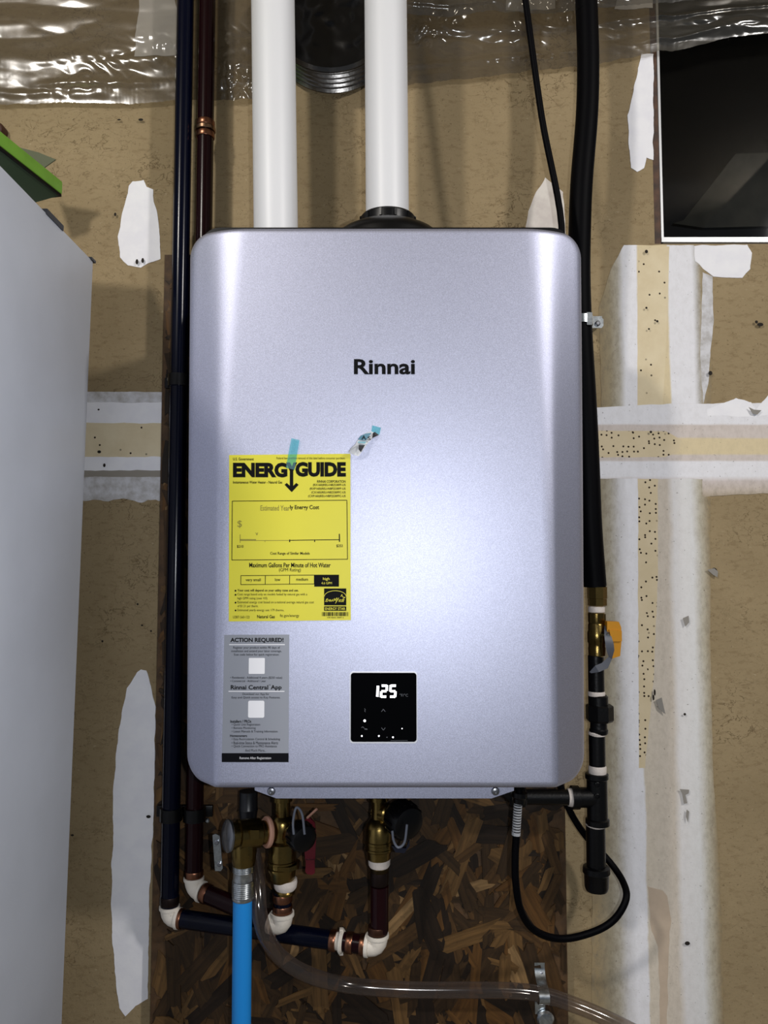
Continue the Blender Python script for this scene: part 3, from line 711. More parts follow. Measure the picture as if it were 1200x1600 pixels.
cur = spline([Vector((x, 0, y)) for x, y in ((508, 940), (511.5, 937), (512, 935.4), (509.6, 937), (510.4, 940.4), (514.4, 937), (514.6, 940), (516.6, 936.6), (517, 940), (519.2, 937.6), (521, 936), (519.4, 938.4), (521.4, 939), (523, 935), (523.6, 938.6), (525.4, 935.4), (526.6, 934), (526.4, 937), (524, 943), (527, 938), (529.6, 934))], 4)
put_line(g, [(p.x, p.z) for p in cur], .75, ty2)
star = []
for k in range(10):
    r = 6.0 if k % 2 == 0 else 2.5; t = -PI/2 + k*PI/5 + .12; star.append((533.6 + r*math.cos(t), 934.6 + r*math.sin(t)))
put_line(g, star[-1:] + star[:7] , .8, ty2)
put_text(g, 'star', (529, 936, 538.6, 940.6), ty2)
tag(g.make('reversed_print', LABELY, el, smooth=False), kind='stuff')
g = G(); put_text(g, 'Estimated Year', (407, 789.6, 452.8, 797.8), ty, .01); put_text(g, '$', (371, 813, 378, 825), ty); put_line(g, [(375.2, 835), (375.2, 848)], .9, ty); put_line(g, [(375.2, 844.6), (452, 844.3)], .8, ty); put_line(g, [(375.2, 843.4), (400, 843.4)], 1.8, ty); put_line(g, [(414, 844), (414, 847)], .8, ty)
put_line(g, [(399.6, 832), (401.4, 836), (403, 832)], .9, ty)
tag(g.make('faded_print', FADE, el, smooth=False), kind='stuff')
G().plate(poly([(455.4, 684.6), (468, 687.6), (464, 711), (460.4, 734), (446.6, 731), (450.6, 709)], ty-.0004), .0002).make('tape', TAPEB, el, smooth=False)
# torn scrap of printed label, held by a bit of blue tape
sc = thing('torn_scrap', at(567, 712, fy-.001), 'torn curled scrap of printed label under blue tape above the yellow label', 'paper scrap')
G().plate(poly([(581.6, 664.4), (595.2, 668.2), (592.6, 679.6), (579.8, 676.4)], fy-.0012), .0002).make('tape', TAPEB, sc, smooth=False)
def curl(pts, lift):
    return [at(x, y, fy - .0015 - l) for (x, y), l in zip(pts, lift)]
def sheet(name, pts, lift, m):
    P = curl(pts, lift); n = len(P); c = sum(P, Vector())/n
    v = P + [p + Vector((0, .0004, 0)) for p in P] + [c, c + Vector((0, .0004, 0))]
    f = [(i, (i+1) % n, 2*n) for i in range(n)] + [((i+1) % n + n, i + n, 2*n+1) for i in range(n)] + [(i, i+n, (i+1) % n + n, (i+1) % n) for i in range(n)]
    return mk(name, v, f, m, sc, smooth=False)
SCW = mat('scrap_white', (214, 216, 220), .5)
sheet('paper', [(592, 679), (583, 683.6), (575, 692), (566, 705), (560, 713), (553, 710.6), (545, 706.6), (548, 701), (556, 693.6), (558.6, 688), (563, 682), (571, 676.6), (580, 674)], [0, .001, .004, .006, .004, .005, .009, .011, .009, .006, .006, .004, .001], SCW)
sheet('printed_patch', [(581, 676), (577, 681), (572, 688), (559, 687), (563.4, 681), (571, 677.4)], [.0025, .004, .0055, .008, .0075, .005], mat('scrap_blue', (86, 134, 156), .5))
sheet('printed_patch', [(592, 679.6), (587, 682), (581.6, 684.6), (582.6, 676.6), (586, 674.8)], [.001, .002, .0035, .004, .002], mat('scrap_black', (22, 22, 28), .5))
sheet('printed_patch', [(570.4, 695.4), (563.6, 706.4), (560.4, 702), (560.4, 695.2)], [.0075, .008, .009, .009], mat('scrap_black', (22, 22, 28), .5))
sheet('printed_patch', [(572, 690), (570.4, 693), (559, 691.6), (559.4, 689.8)], [.0075, .0075, .009, .009], mat('scrap_cyan', (120, 176, 190), .5))
g = G(); put_text(g, 'A', (565, 680.4, 572, 687), fy-.0105, .02); put_text(g, 'S', (574.4, 682, 579.4, 688), fy-.0085, .02); tag(g.make('print', INK, sc, smooth=False), kind='stuff')

# ------------------------------------------------------------------ white vent pipes
vy = -.13
def vent(px0, px1, py1, r, label, collar):
    b = at(px1, 352, vy); b.z = ht + .002
    t = at(px0, 0, vy); d = (t-b)/(t.z-b.z); top = b + d*(Zt - b.z - .002)
    o = thing('vent_pipe', b, label, 'pipe', 'white vent pipes')
    R = rw(r, vy)
    st = b + d*(.012 if not collar else .02)
    G().lathe(st, top - st, [(R, 0), (R, (top-st).length)], 40).make('pipe', PVC, o)
    if collar:
        G().lathe(b, (0, 0, 1), [(.082, 0), (.082, .030), (.078, .038), (.070, .045), (.058, .052), (.047, .0565), (.0385, .058), (.0385, .062), (.0395, .071), (.0375, .0738), (R+.0005, .0743)], 48).make('flange_collar', BLACKP, o)
        g = G()
        for k in range(12):
            t = 2*PI*(k+.5)/12; n = Vector((math.cos(t), math.sin(t), 0)); s = Vector((-n.y, n.x, 0))
            g.obox(b + n*.0392 + Vector((0, 0, .0665)), n*.0012, s*.0016, (0, 0, .005))
        g.make('collar_rib', BLACKP, o, smooth=False)
    else:
        G().lathe(b, (0, 0, 1), [(.05, 0), (.05, .008), (.04, .014), (.037, .02), (R+.0005, .021)], 40).make('flange_collar', BLACKP, o)
    return o
vent(426.5, 432.5, 352, 35.2, 'white vent pipe on the left, without a raised collar, rising from the heater', False)
vent(602.5, 606, 345, 34.6, 'white vent pipe on the right, in a raised black collar on the heater', True)

# ------------------------------------------------------------------ PEX lines
py_ = -.042
def ring(g, c, axis, r, L):
    g.lathe(Vector(c) - Vector(axis).normalized()*L/2, axis, [(r*.96, 0), (r, L*.12), (r, L*.88), (r*.96, L)], 24)
def elbow(pc, d1, d2, r, name, parent, L=.016):
    """moulded elbow: two collared ends meeting in a round corner"""
    d1 = Vector(d1).normalized(); d2 = Vector(d2).normalized(); pc = Vector(pc)
    pts = [pc + d1*L, pc + d1*L*.55] + [pc + d1*L*.55*(1-t)**2 + d2*L*.55*t*t for t in (.25, .5, .75)] + [pc + d2*L*.55, pc + d2*L]
    g = G().tube(pts, [r*1.06, r*1.06, r*1.02, r, r*1.02, r*1.06, r*1.06], 18)
    g.lathe(pc + d1*L*.72, d1, [(r*1.2, 0), (r*1.22, L*.1), (r*1.2, L*.28)], 20); g.lathe(pc + d2*L*.72, d2, [(r*1.2, 0), (r*1.22, L*.1), (r*1.2, L*.28)], 20)
    return g.make(name, ELBOW, parent)
PR = .0128
ly = -.10     # plane of the risers under the heater
# line A: blue drop at the far left, run to the right, dark red riser under the right valve
a_top = at(291, 0, py_); a_bot = at(264, 1418, py_); ax = (a_top.x*.4 + a_bot.x*.6)
la = thing('water_line', (ax, py_, a_bot.z), 'dark blue water line dropping at far left and turning right under the heater', 'pipe', 'plastic water lines')
ca = at(263, 1433, py_)
G().tube([(ax, py_, Zt-.002), (ax, py_, ca.z + .016)], PR, 24).make('blue_pipe', PEXB, la)
e = Vector((ax, py_, ca.z)); ce = at(590, 1479, ly)
dh = (ce - e).normalized()
g = G(); ring(g, e + Vector((0, 0, .024)), (0, 0, 1), PR*1.07, .012); g.make('crimp_ring', mat('black_copper', (40, 30, 28), .4, .8), la)
elbow(e, (0, 0, 1), dh, PR*.95, 'elbow', la)
def along(px, Yref=None):
    t = (px - 263)/(590-263.0); lo, hi = 0.0, 1.0
    for _ in range(30):
        m = (lo+hi)/2; p = e + (ce-e)*m; x = 600 + F*(p.x-CAM.x)/((p-CAM).dot(Vector((0, math.cos(PITCH), math.sin(PITCH)))))
        if x < px: lo = m
        else: hi = m
    return e + (ce-e)*lo
def seg(g, p, q, r): g.tube([p, q], r, 24)
g = G(); seg(g, along(274), along(517), PR*.98); g.make('blue_pipe', PEXB, la)
for x in (281, 431, 521, 547, 568):
    g = G(); ring(g, along(x), dh, PR*1.1, .0088); g.make('crimp_ring', COPPER, la)
g = G(); seg(g, along(525), along(545), PR*.9); c = along(533.5); ring(g, c, dh, PR*1.12, .006); g.lathe(c - dh*.001, dh, [(PR*1.26, 0), (PR*1.26, .002)], 20)
for s in (-1, 1): g.obox(c + Vector((0, 0, s*PR*1.2)), (.0025, 0, 0), (0, .003, 0), (0, 0, .0018))
g.make('coupling', ELBOW, la)
g = G(); seg(g, along(537), along(574), PR*.97); g.make('red_pipe', PEXR, la)
elbow(ce, (0, 0, 1), -dh, PR*1.0, 'elbow', la, .017)
rz = at(593, 1384, ly).z
G().tube([ce + Vector((0, 0, .014)), (at(593, 1420, ly).x, ly, at(593, 1452, ly).z), (at(593, 1400, ly).x, ly, rz)], PR*.96, 24).make('red_pipe', PEXR, la)
g = G(); ring(g, ce + Vector((0, 0, .0225)), (0, 0, 1), PR*1.05, .010); g.make('crimp_ring', mat('dull_copper', (84, 56, 44), .4, .9), la)
g = stack(592.5, ly, [(1356, 13), (1360, 14.3), (1378, 14.3), (1382, 13)]); g.make('crimp_ring', mat('black_copper', (40, 30, 28), .4, .8), la)
# line B: dark red drop, elbow, diagonal run, blue stub under the left valve
bx = at(303, 1365, py_).x; cb = at(306, 1388, py_)
lb = thing('water_line', (bx, py_, cb.z), 'dark red water line beside the blue one with a copper coupling up high', 'pipe', 'plastic water lines')
b0 = Vector((bx, py_, cb.z)); be = at(441, 1446, ly); db = (be-b0).normalized()
G().tube([(bx, py_, Zt-.002), (bx, py_, cb.z+.014)], PR*.97, 24).make('red_pipe', PEXR, lb)
zc = at(318, 203, py_).z
g = G(); ring(g, (bx, py_, zc-.009), (0, 0, 1), PR*1.1, .009); g.make('crimp_ring', COPPER, lb)
g = G(); ring(g, (bx, py_, zc+.009), (0, 0, 1), PR*1.1, .009); g.make('crimp_ring', COPPER, lb)
g = G(); ring(g, (bx, py_, zc), (0, 0, 1), PR*1.2, .006); g.make('coupling', mat('bronze', (150, 120, 96), .3, 1.0), lb)
g = G(); ring(g, b0 + Vector((0, 0, .021)), (0, 0, 1), PR*1.07, .009); g.make('crimp_ring', COPPER, lb)
elbow(b0, (0, 0, 1), db, PR*.95, 'elbow', lb)
g = G(); seg(g, b0 + db*.012, be - db*.014, PR*.97); g.make('red_pipe', PEXR, lb)
for d in (.022, ): 
    g = G(); ring(g, b0 + db*d, db, PR*1.09, .009); g.make('crimp_ring', COPPER, lb)
g = G(); ring(g, be - db*.0225, db, PR*1.09, .009); g.make('crimp_ring', mat('dull_copper', (84, 56, 44), .4, .9), lb)
elbow(be, (0, 0, 1), -db, PR*1.05, 'elbow', lb, .018)
z0 = be.z + .014; z1 = at(444, 1392, ly).z
G().tube([(be.x, ly, z0), (be.x, ly, z1)], PR*.94, 24).make('blue_pipe', PEXB, lb)
for y in (1402, 1420):
    g = G(); ring(g, (be.x, ly, at(444, y, ly).z), (0, 0, 1), PR*1.07, .0105); g.make('crimp_ring', COPPER, lb)

# ------------------------------------------------------------------ valves
def cap_thing(parent, c, r, loop, d=(.55, -.8, -.1)):
    d = Vector(d).normalized()
    g = G().lathe(c - d*r*.9, d, [(r*.55, 0), (r*.9, r*.25), (r, r*.5), (r, r*1.3), (r*.9, r*1.55), (r*.55, r*1.7)], 28)
    for k in range(14):
        t = 2*PI*k/14; q = d.to_track_quat('Z', 'Y'); n = q @ Vector((math.cos(t), math.sin(t), 0)); s = d.cross(n)
        g.obox(c + n*r*1.01, n*r*.05, s*r*.06, d*r*.4)
    g.make('drain_cap', BLACKP, parent)
    G().tube(spline(loop, 8), .0016, 10).make('cap_strap', STRAP, parent)
# left valve
lv = thing('shutoff_valve', at(447, 1385, ly), 'brass valve with dark red lever and black cap, left of the two', 'valve', 'brass shutoff valves under the heater')
stack(441, ly, [(1244, 15), (1251, 15), (1251.5, 12), (1274, 12), (1278, 16), (1283, 19), (1300, 20), (1312, 17), (1316, 21), (1334, 21.5), (1342, 21.5), (1343, 22.5), (1346, 22.5), (1347, 21), (1353, 21), (1354, 22.5), (1357, 22.5), (1360, 21), (1372, 20), (1376, 17)], 28).make('valve_body', BRASS, lv)
g = stack(446, ly, [(1347, 23), (1354, 23)], 8, .5); g.make('hex_nut', BRASS, lv, smooth=False)
stack(446, ly, [(1373, 17.5), (1378, 18), (1386, 17), (1390, 14)], 24).make('thread_tape', PTFE, lv)
stack(445, ly, [(1388, 13), (1392, 15.5), (1396, 15), (1397, 12)], 24).make('tail_piece', BRASS, lv)
c = at(447, 1300, ly); d = Vector((.75, -.55, 0)).normalized()
G().lathe(c, d, [(.016, 0), (.016, .014), (.0135, .017), (.0135, .024)], 24).make('drain_port', BRASS, lv)
cc = at(470, 1306, ly - .035)
cap_thing(lv, cc, .0185, [at(459, 1304, ly-.062), at(458, 1284, ly-.058), at(463, 1262, ly-.05), at(472, 1272, ly-.056), at(476, 1304, ly-.062)])
g = G().plate(poly([(478, 1344), (491.5, 1344), (492, 1364), (488, 1367), (480, 1366), (477, 1362)], ly-.012), .005); g.plate(poly([(474, 1284), (482, 1276), (492, 1286), (494, 1310), (492, 1346), (477, 1346), (474, 1310)], ly-.008), .004)
g.make('lever', REDL, lv, smooth=False)
G().tube([at(480, 1278, ly-.012), at(495, 1264, ly-.02)], .0016, 8).make('lever_tip', COPPERP, lv)
# right valve
rv = thing('shutoff_valve', at(593, 1345, ly), 'brass valve without a lever above the dark red riser, right of the two', 'valve', 'brass shutoff valves under the heater')
stack(592, ly, [(1244, 15), (1250, 15), (1250.5, 11.5), (1278, 11.5), (1281, 14), (1287, 19), (1291, 20), (1292, 20.5), (1312, 20.5), (1313, 21.2), (1317, 21.2), (1318, 20.3), (1323, 20.3), (1324, 21), (1327, 21), (1329, 18.5), (1341, 17.5), (1344, 15)], 28).make('valve_body', BRASS, rv)
stack(592.6, ly, [(1340, 15), (1342, 16.8), (1350, 16.6), (1355, 14)], 24).make('thread_tape', PTFE, rv)
stack(592.6, ly, [(1352, 13), (1355, 15), (1361, 14.5), (1364, 12.5)], 24).make('tail_piece', mat('dark_brass', (70, 58, 40), .35, 1.0), rv)
c = at(600, 1270, ly); d = Vector((.7, -.6, 0)).normalized()
G().lathe(c - d*.012, d, [(.014, 0), (.014, .02), (.0125, .022), (.0125, .03)], 24).make('drain_port', BRASS, rv)
cap_thing(rv, at(630, 1280, ly-.03), .0235, [at(613, 1298, ly-.058), at(615, 1313, ly-.06), at(622, 1324, ly-.06), at(632, 1316, ly-.062), at(636, 1288, ly-.06)], (.5, -.85, -.15))
G().plate(poly([(612, 1322), (634, 1326), (640, 1312), (640, 1322), (632, 1333), (618, 1332)], ly-.02), .006).make('lever', mat('dark_blue_grip', (14, 18, 40), .4), rv, smooth=False)

# ------------------------------------------------------------------ relief valve and bright blue discharge pipe
ry = -.125
rl = thing('relief_valve', at(381, 1345, ry), 'brass pressure relief valve with a steel test lever, left end of the fittings', 'valve')
p_l = at(357, 1306, ry-.012); p_r = at(428, 1299, ly-.004); d = (p_l - p_r); L = d.length; d.normalize()
G().lathe(p_r, d, [(.0125, 0), (.0125, L*.14), (.0155, L*.15), (.0155, L*.30), (.019, L*.34), (.0195, L*.80), (.0165, L*.82), (.0165, L*.94), (.019, L*.95), (.019, L*.965)], 28).make('valve_body', BRASS, rl)
G().lathe(p_r + d*L*.10, d, [(.0185, 0), (.0205, .002), (.0205, .005), (.0185, .007)], 28).make('copper_washer', COPPERP, rl)
G().lathe(p_r + d*(L*.965), d, [(.0195, 0), (.0208, .0015), (.0208, .004), (.019, .0055), (.008, .0075)], 32).make('spring_disc', STEEL, rl)
qa = d.to_track_quat('Z', 'Y')
G().obox(at(398, 1304, ry-.016), (.006, 0, 0), (0, .0015, 0), (0, 0, .006), .0).make('name_plate', BRASS, rl, smooth=False)
G().plate(poly([(332, 1305), (337, 1303), (343, 1306), (348, 1357), (345, 1361), (336, 1361)], ry-.025), .0025).make('test_lever', ZINC, rl, smooth=False)
g = G()
for x, y in ((339, 1316), (343, 1350)): g.lathe(at(x, y, ry-.025), (0, -1, 0), [(.0032, 0), (.0032, .002), (.002, .003)], 12)
g.make('lever_rivet', STEEL, rl)
stack(381, ry, [(1312, 19), (1330, 19.5), (1340, 18.5), (1346, 18), (1348, 17), (1351, 17), (1352, 14)], 28).make('outlet', BRASS, rl)
stack(380, ry, [(1350, 16.8)] + [(1351 + k*1.4, 16.6 if k % 2 else 15.6) for k in range(8)] + [(1363, 15.5), (1374, 15.6), (1375, 16.8)] + [(1376 + k*1.5, 17.2 if k % 2 else 16.2) for k in range(17)] + [(1403, 16.6), (1405.5, 15.4)], 28).make('threaded_adapter', ZINC, rl)
bx0 = at(378.5, 1500, ry)
dp = thing('discharge_pipe', (bx0.x, ry, .05), 'bright blue plastic pipe hanging straight down from the brass relief valve', 'pipe')
tp = at(379, 1403, ry)
G().tube([(tp.x, ry, tp.z), (bx0.x, ry, .6), (bx0.x, ry, .05)], rw(14.4, ry), 28).make('pipe', CYAN, dp)
# dark condensate fitting behind
cf = thing('condensate_outlet', at(388, 1290, -.06), 'dark plastic drain outlet hanging under the heater left of the brass valves', 'fitting')
stack(388, -.07, [(1236, 14), (1262, 14), (1264, 15), (1268, 14), (1275, 13), (1290, 12), (1300, 10)], 24).make('outlet', mat('dark_plastic', (18, 20, 26), .35), cf)
# clear hose
ch = thing('drain_hose', at(640, 1545, -.05), 'clear vinyl drain hose sweeping to the right across the strand board', 'hose')
pts = [at(388, 1294, -.07), at(397, 1340, -.085), at(403, 1390, -.108), at(406, 1430, -.120), at(418, 1468, -.118), at(446, 1502, -.09), at(490, 1526, -.07), at(550, 1540, -.05), at(640, 1546.5, -.05), at(740, 1547, -.05), at(800, 1548, -.046), at(848, 1554, -.042), at(900, 1571, -.04), at(950, 1592, -.045), at(1010, 1622, -.05), at(1100, 1670, -.06)]
G().tube(spline(pts, 8), .0105, 20, cap=False).make('hose_wall', VINYL, ch)
# galvanised strap over the hose
gs = thing('pipe_strap', at(847, 1560, -.02), 'galvanized strap screwed to the board holding the clear hose', 'strap')
c = at(848, 1554, -.042); sv = []; sf = []; pth = []
for z, y in ((.034, -.0222), (.024, -.0224), (.015, -.030), (.012, -.043), (.007, -.0535), (0, -.0565), (-.007, -.0535), (-.0125, -.043), (-.015, -.030), (-.022, -.0224), (-.038, -.0222)): pth.append(Vector((c.x, y, c.z + z)))
pth = spline(pth, 4); wd = .0074
for p in pth: sv += [p + Vector((-wd, 0, 0)), p + Vector((wd, 0, 0)), p + Vector((wd, .0012, 0)), p + Vector((-wd, .0012, 0))]
for i in range(len(pth)-1):
    for k in range(4): sf.append((i*4+k, i*4+(k+1) % 4, i*4+4+(k+1) % 4, i*4+4+k))
mk('band', sv, sf, ZINC, gs)
sb = at(852, 1592, -.024); G().lathe(sb, (0, -1, 0), [(.0125, -.001), (.0125, .002), (.010, .005), (.004, .0062)], 24).make('screw_washer', ZINC, gs)
G().lathe(at(846, 1522, -.0222), (0, -1, 0), [(.0042, -.001), (.0042, .0016), (.002, .003)], 14).make('screw', STEEL, gs)

# ------------------------------------------------------------------ gas line
gy = -.075
gl = thing('gas_line', at(930, 1390, gy), 'black gas line on the right of the heater with shutoff valve and drip leg', 'gas pipe')
hp = [Vector((at(917, 0, -.10).x, -.10, Zt-.002)), at(915, -60, -.10), at(917, 20, -.10), at(919, 100, -.10), at(917, 180, -.10), at(909, 280, -.10), at(906, 350, -.098), at(905, 430, -.095), at(908, 520, -.092), at(914, 620, -.088), at(919, 720, -.084), at(923, 820, -.08), at(930, 916, gy)]
G().tube(spline(hp, 8), rw(17.5, -.09), 24).make('flexible_hose', JACKET, gl)
g = stack(933, gy, [(914, 12), (916, 13.5), (917, 15.2), (935, 15.2), (935.5, 14.6), (946, 14.6), (947.5, 12)], 8, .5); g.make('brass_nut', BRASS, gl, smooth=False)
stack(932, gy, [(947, 11), (949, 12.8), (956, 12.6), (958, 11)]).make('thread_tape', PTFE, gl)
stack(932.4, gy, [(956, 11), (958, 13), (970, 13), (974, 12.2), (976, 13.2), (985, 13.2), (988, 14.4), (1003, 14.4), (1005, 13.2), (1010, 13), (1012, 13.6), (1024, 13.2), (1026, 11)], 26).make('valve_body', BRASS, gl)
g = stack(932.4, gy, [(959, 14), (972, 14)], 6, .5); g.lathe(at(944, 992, gy), (1, -.15, 0), [(.005, 0), (.005, .01), (.004, .012)], 14); g.make('hex_flat', BRASS, gl, smooth=False)
lvp = G(); c = at(957.5, 999, gy-.01)
lvp.plate(poly([(948.6, 971), (967, 971.6), (970.6, 980), (971.4, 999), (969, 1025), (957, 1029), (954.6, 1010), (953.6, 990), (948.6, 987)], gy-.018), .014)
lvp.plate(poly([(952, 984), (971.6, 986), (971.8, 1002), (956, 1002)], gy-.0215), .004)
lvp.make('valve_lever', YELL, gl, smooth=False)
G().lathe(at(947, 992, gy-.012), (0, -1, 0), [(.004, 0), (.004, .008), (.002, .01)], 12).make('lever_bolt', ZINC, gl)
tg = G(); tv = []
for i, (x0, y0, x1, y1, yy) in enumerate(((944, 978, 946, 976, -.008), (944, 988, 954, 990, -.02), (945, 1000, 959, 1006, -.026), (947, 1014, 960, 1016, -.026), (951, 1026, 956, 1030, -.02), (940, 1036, 950, 1044, -.022), (930, 1040, 936, 1050, -.026), (921, 1050, 924, 1052, -.022))):
    tv += [at(x0, y0, gy+yy), at(x1, y1, gy+yy), at(x1, y1, gy+yy+.0008), at(x0, y0, gy+yy+.0008)]
tf = [(i*4+k, i*4+(k+1) % 4, i*4+4+(k+1) % 4, i*4+4+k) for i in range(7) for k in range(4)]
mk('tag', tv, tf, mat('grey_tag', (86, 90, 100), .45), gl)
def nip(px, y0, y1, r): return stack(px, gy, [(y0, r), (y0+(y1-y0)*.12, r)] + [(y1, r)], 22)
nip(931.5, 1024, 1086, 12.2).make('nipple', IRON, gl)
stack(932, gy, [(1080, 12.4), (1083, 13.2), (1087, 12.8)]).make('thread_tape', PTFE, gl)
stack(935, gy, [(1086, 13), (1088, 15), (1102, 15), (1104, 12), (1110, 12), (1138, 13), (1140, 14.5), (1145, 14), (1147, 12.6)], 24).make('union', IRON, gl)
g = stack(937, gy, [(1101, 19), (1103, 21), (1124, 21), (1127, 19)], 8, .5); g.make('union_nut', IRON, gl, smooth=False)
stack(933, gy, [(1143, 12.6), (1145, 13.6), (1149, 12.6)]).make('thread_tape', PTFE, gl)
nip(933, 1145, 1210, 12.4).make('nipple', IRON, gl)
stack(933.5, gy, [(1196, 12.6), (1198, 13.6), (1209, 13.4), (1211, 12.6)]).make('thread_tape', PTFE, gl)
g = stack(933, gy, [(1208, 16), (1209, 17.5), (1216, 17.5), (1218, 15.5), (1278, 15.5), (1280, 18), (1288, 18), (1289, 16)], 26)
c = at(933, 1246, gy); e1 = at(893, 1246, gy); g.lathe(c, e1-c, [(rw(15, gy), 0), (rw(15, gy), (e1-c).length*.7), (rw(17.5, gy), (e1-c).length*.72), (rw(17.5, gy), (e1-c).length)], 24)
for y in (1226, 1244): g.lathe(at(933, y, gy-.0142), (0, -1, 0), [(.0036, -.002), (.0036, .0012), (.0028, .0016), (.0026, .0006)], 14)
g.make('tee', IRON, gl)
e2 = at(800, 1245, gy)
G().lathe(at(897, 1246, gy), e2 - e1, [(rw(11.5, gy), 0), (rw(11.5, gy), (e2-e1).length*.95)], 22).make('nipple', IRON, gl)
G().lathe(at(895, 1246, gy), (-1, 0, 0), [(rw(12.5, gy), 0), (rw(14, gy), .002), (rw(13, gy), .007)], 22).make('thread_tape', PTFE, gl)
G().lathe(at(822, 1245, gy), (-1, 0, 0), [(rw(13, gy), 0), (rw(16, gy), .003), (rw(16, gy), .022), (rw(13, gy), .025)], 8).make('inlet_union', IRON, gl, smooth=False)
c = at(800, 1240, gy); G().tube([(c.x, gy, c.z), (c.x-.012, gy, c.z+.006), (c.x-.014, gy, hb+.015)], rw(14, gy), 18).make('inlet_elbow', IRON, gl)
nip(931, 1286, 1362, 14.4).make('drip_leg', IRON, gl)
stack(931, gy, [(1285, 14.8), (1287, 15.6), (1291, 14.6)]).make('thread_tape', PTFE, gl)
stack(931.5, gy, [(1359, 14.6), (1361, 16), (1365, 15)]).make('thread_tape', PTFE, gl)
stack(932, gy, [(1353, 17), (1354.5, 20), (1363, 20.5), (1366, 18.6), (1386, 17.8), (1391, 16), (1393, 11)], 26).make('drip_cap', IRON, gl)
# clamp on the gas hose
cl = thing('pipe_clamp', at(930, 505, 0), 'small galvanized clamp fixing the black gas hose to the wall', 'clamp')
g = G().plate(poly([(920, 496), (940, 496), (943, 499), (943, 509), (940, 512.4), (920, 512.4)], -.028), .003, True)
g.obox(at(928, 504, -.014), (.009, 0, 0), (0, .0125, 0), (0, 0, .006))
g.make('clamp_tab', ZINC, cl, smooth=False)
hc = at(907, 502, -.0925)
g = G().lathe(hc - Vector((0, 0, .006)), (0, 0, 1), [(rw(18, -.0925), 0), (rw(19.6, -.0925), 0), (rw(19.6, -.0925), .012), (rw(18, -.0925), .012)], 28, cap=False)
g.obox(at(921, 498, -.108), (.004, 0, 0), (0, .0012, 0), (0, 0, .009)); g.make('clamp_hook', ZINC, cl)
G().lathe(at(934, 505.4, -.0285), (0, -1, 0), [(.0040, 0), (.0040, .0012), (.0025, .0025)], 16).make('screw', STEEL, cl)

# ------------------------------------------------------------------ cables
cb_ = thing('cable', at(876, 352, -.15), 'thin black cable slanting down behind the top right corner of the heater', 'cable')
p0 = at(821, 0, -.15); p1 = at(846, 180, -.15); p2 = at(878, 372, -.15); p3 = Vector((hx + .212, -.125, ht - .045))
up = p0 + (p0 - p1)*.9
G().tube(spline([Vector((up.x - .02, -.15, Zt-.003)), up, p0, p1, p2, p3], 8), rw(5.2, -.15), 14).make('cable_jacket', JACKET, cb_)
pc = thing('power_cord', at(810, 1250, -.13), 'black power cord hanging in a loop below the right of the heater', 'cord')
cp = [at(812, 1232, -.15), at(809, 1262, -.15), at(807, 1300, -.15), at(805, 1340, -.15), at(806, 1380, -.148), at(813, 1420, -.14), at(830, 1449, -.13), at(858, 1464, -.12), at(890, 1466, -.11), at(930, 1455, -.10), at(956, 1440, -.098), at(972, 1420, -.098), at(979, 1399, -.092), at(974, 1379, -.075), at(962, 1359, -.06), at(945, 1338, -.05), at(925, 1318, -.045), at(905, 1292, -.045), at(890, 1266, -.045), at(880, 1240, -.045), at(872, 1215, -.045)]
G().tube(spline(cp, 8), rw(5.4, -.12), 14).make('cord_jacket', JACKET, pc)
a, b = at(809.5, 1254, -.15), at(806.5, 1300, -.15); dd = b - a; pr = []
for k in range(11): 
    h = dd.length*k/11; st_ = dd.length/11; pr += [(.0056, h), (.0056, h+st_*.55), (.0044, h+st_*.6), (.0044, h+st_*.98)]
pr += [(.0058, dd.length), (.0058, dd.length+.004)]
G().lathe(a, dd, pr, 18).make('strain_relief', mat('rib_highlight_grey', (176, 178, 182), .3), pc, angle=20)  # pale colour carries the white reflections on the ribs
G().lathe(at(812, 1238, -.15), dd, [(.010, 0), (.010, .006), (.008, .008), (.0075, .014)], 18).make('grommet', BLACKP, pc)

# ------------------------------------------------------------------ pipe clips on the blue and red lines
def clip(label, py, xs, scr):
    z = at(270, py, py_).z
    o = thing('pipe_clip', (xs[0], -.03, z), label, 'clip', 'black pipe clips')
    g = G()
    for x in xs:
        g.lathe((x, py_, z - .009), (0, 0, 1), [(PR+.0004, 0), (PR+.003, 0), (PR+.003, .018), (PR+.0004, .018)], 22, cap=False)
        g.box((x - PR - .012, -.030, z-.008), (x + PR + .010, -.0222, z+.008), .001)
    g.make('clip_body', BLACKP, o)
    for x, y in scr: G().lathe(at(x, y, -.031), (0, -1, 0), [(.0036, 0), (.0036, .0016), (.002, .003)], 14).make('screw', ZINC, o)
clip('black plastic clip on the blue pipe left of the heater', 595, [ax], [(265, 593)])
clip('black plastic clips holding the blue and red pipes just below the heater', 1272, [ax, bx], [(290, 1270), (324, 1282)])

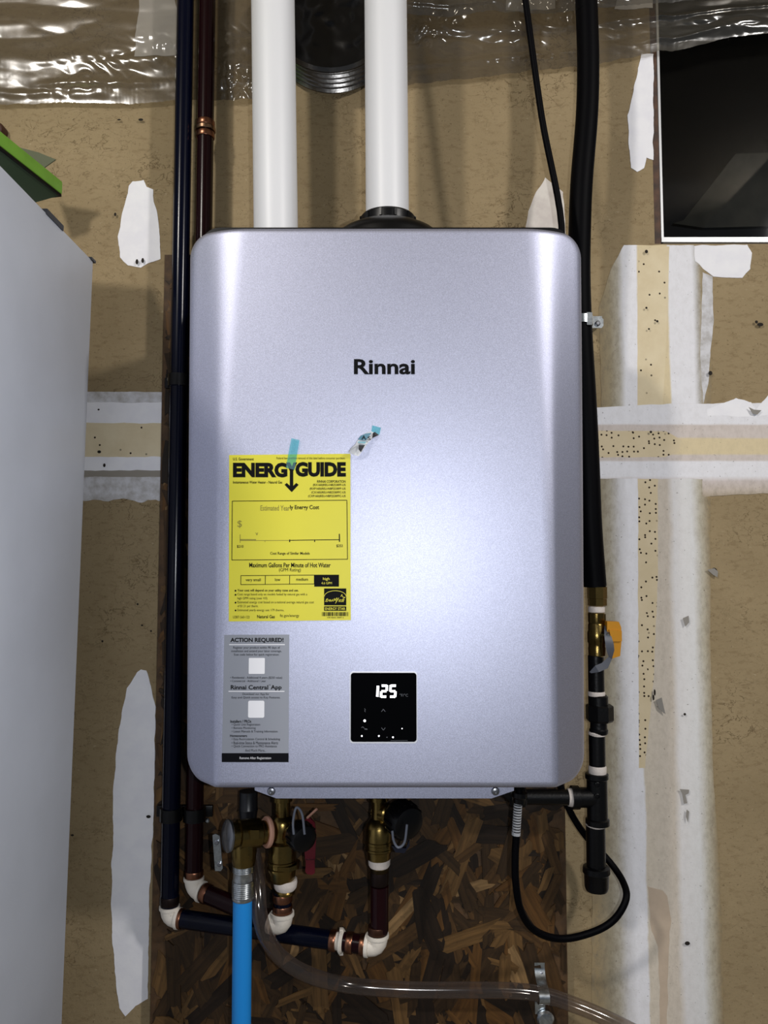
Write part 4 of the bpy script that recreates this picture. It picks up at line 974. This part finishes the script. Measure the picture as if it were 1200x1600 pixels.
# ------------------------------------------------------------------ appliance on the left
fyb = -.075
ct = at(147, 402, fyb); roll = math.radians(.9); FD = .66; FWd = .70
fr = thing('refrigerator', (ct.x - ct.z*math.sin(roll) - FWd/2, fyb - FD/2, 0), 'tall pale grey refrigerator at the left edge, only its side showing', 'refrigerator')
X1 = ct.x - ct.z*math.sin(roll); X0 = X1 - FWd; FH = ct.z
G().box((X0, fyb-FD+.06, .03), (X1, fyb, FH), .004).make('cabinet', PAINTG, fr)
dr_ = G().box((X0, fyb-FD, .05), (X1, fyb-FD+.055, FH-.004), .008).make('door', PAINTG, fr)
G().tube([(X0+.05, fyb-FD-.001, .9), (X0+.05, fyb-FD-.03, .92), (X0+.05, fyb-FD-.03, 1.35), (X0+.05, fyb-FD-.001, 1.37)], .009, 12).make('handle', STEEL, dr_)
for x in (X0+.06, X1-.06):
    for y in (fyb-.06, fyb-FD+.12): G().lathe((x, y, .0), (0, 0, 1), [(.018, .001), (.018, .012), (.01, .014), (.01, .032)], 14).make('foot', BLACKP, fr)
hb0 = at(57, 316, -.2)
ya = -.235; yb_ = -.185
G().box((X1-.02, ya, FH-.003), (X1+.0012, yb_, FH+.004)).make('top_clip', mat('dark_grey_metal', (64, 66, 72), .5), fr, smooth=False)
G().box((X1-.006, fyb-.012, FH-.002), (X1+.0015, fyb+.004, FH+.0015)).make('corner_cap', mat('dark_grey_metal', (64, 66, 72), .5), fr, smooth=False)
fr.rotation_euler = (0, roll, 0)
# green lidded tray lying on it
TX = at(98, 300, -.17).x; tz = at(98, 303, -.17).z
gt = thing('green_tray', (TX, -.17, FH+.003), 'bright green tray with a dark underside lying on the grey refrigerator', 'tray')
tz0 = FH + .012
# find where the near-right bottom corner projects, far end at y=-.17
G().box((TX-.30, -.62, tz-.001), (TX, -.17, tz+.017), .002).make('rim', mat('green_plastic', (124, 176, 60), .5, vary=.06), gt)
G().box((TX-.30, -.619, tz-.0045), (TX-.001, -.171, tz-.0012)).make('seam', BLACKP, gt, smooth=False)
v = [Vector((TX-.28, -.60, tz-.0045)), Vector((TX-.004, -.60, tz-.0045)), Vector((TX-.004, -.174, tz-.0045)), Vector((TX-.28, -.174, tz-.0045)),
     Vector((TX-.27, -.57, FH+.006)), Vector((TX-.052, -.57, FH+.006)), Vector((TX-.052, -.22, FH+.006)), Vector((TX-.27, -.22, FH+.006))]
mk('pan', v, [(3, 2, 1, 0), (4, 5, 6, 7), (0, 1, 5, 4), (1, 2, 6, 5), (2, 3, 7, 6), (3, 0, 4, 7)], mat('dark_green_plastic', (62, 78, 58), .4), gt, smooth=False)
gt.rotation_euler = (0, 0, math.radians(-10.6))
# folded card behind it
fp = thing('card_flap', at(40, 250, -.10), 'dull grey green card corner sticking out behind the green tray', 'card')
P = [at(2, 206, -.11), at(22, 228, -.10), at(60, 238, -.095), at(87, 249, -.09), at(70, 261, -.09), at(58, 270, -.10), at(20, 270, -.11)]
mk('card', P + [p + Vector((0, .002, 0)) for p in P], [tuple(range(7))[::-1], tuple(range(7, 14))] + [(i, i+7, (i+1) % 7 + 7, (i+1) % 7) for i in range(7)], mat('grey_green_card', (98, 102, 80), .8), fp, smooth=False)
# round brown peg at the very edge
rp = at(-5, 204, -.01)
kb = thing('wall_plug', rp, 'small round dark brown plug on the wall at the far left edge', 'plug')
G().lathe((rp.x, 0, rp.z), (0, -1, 0), [(rw(13, 0), 0), (rw(13, 0), .012), (rw(11, 0), .016), (rw(9, 0), .017)], 28).make('plug_body', mat('brown_plastic', (62, 32, 22), .5), kb)
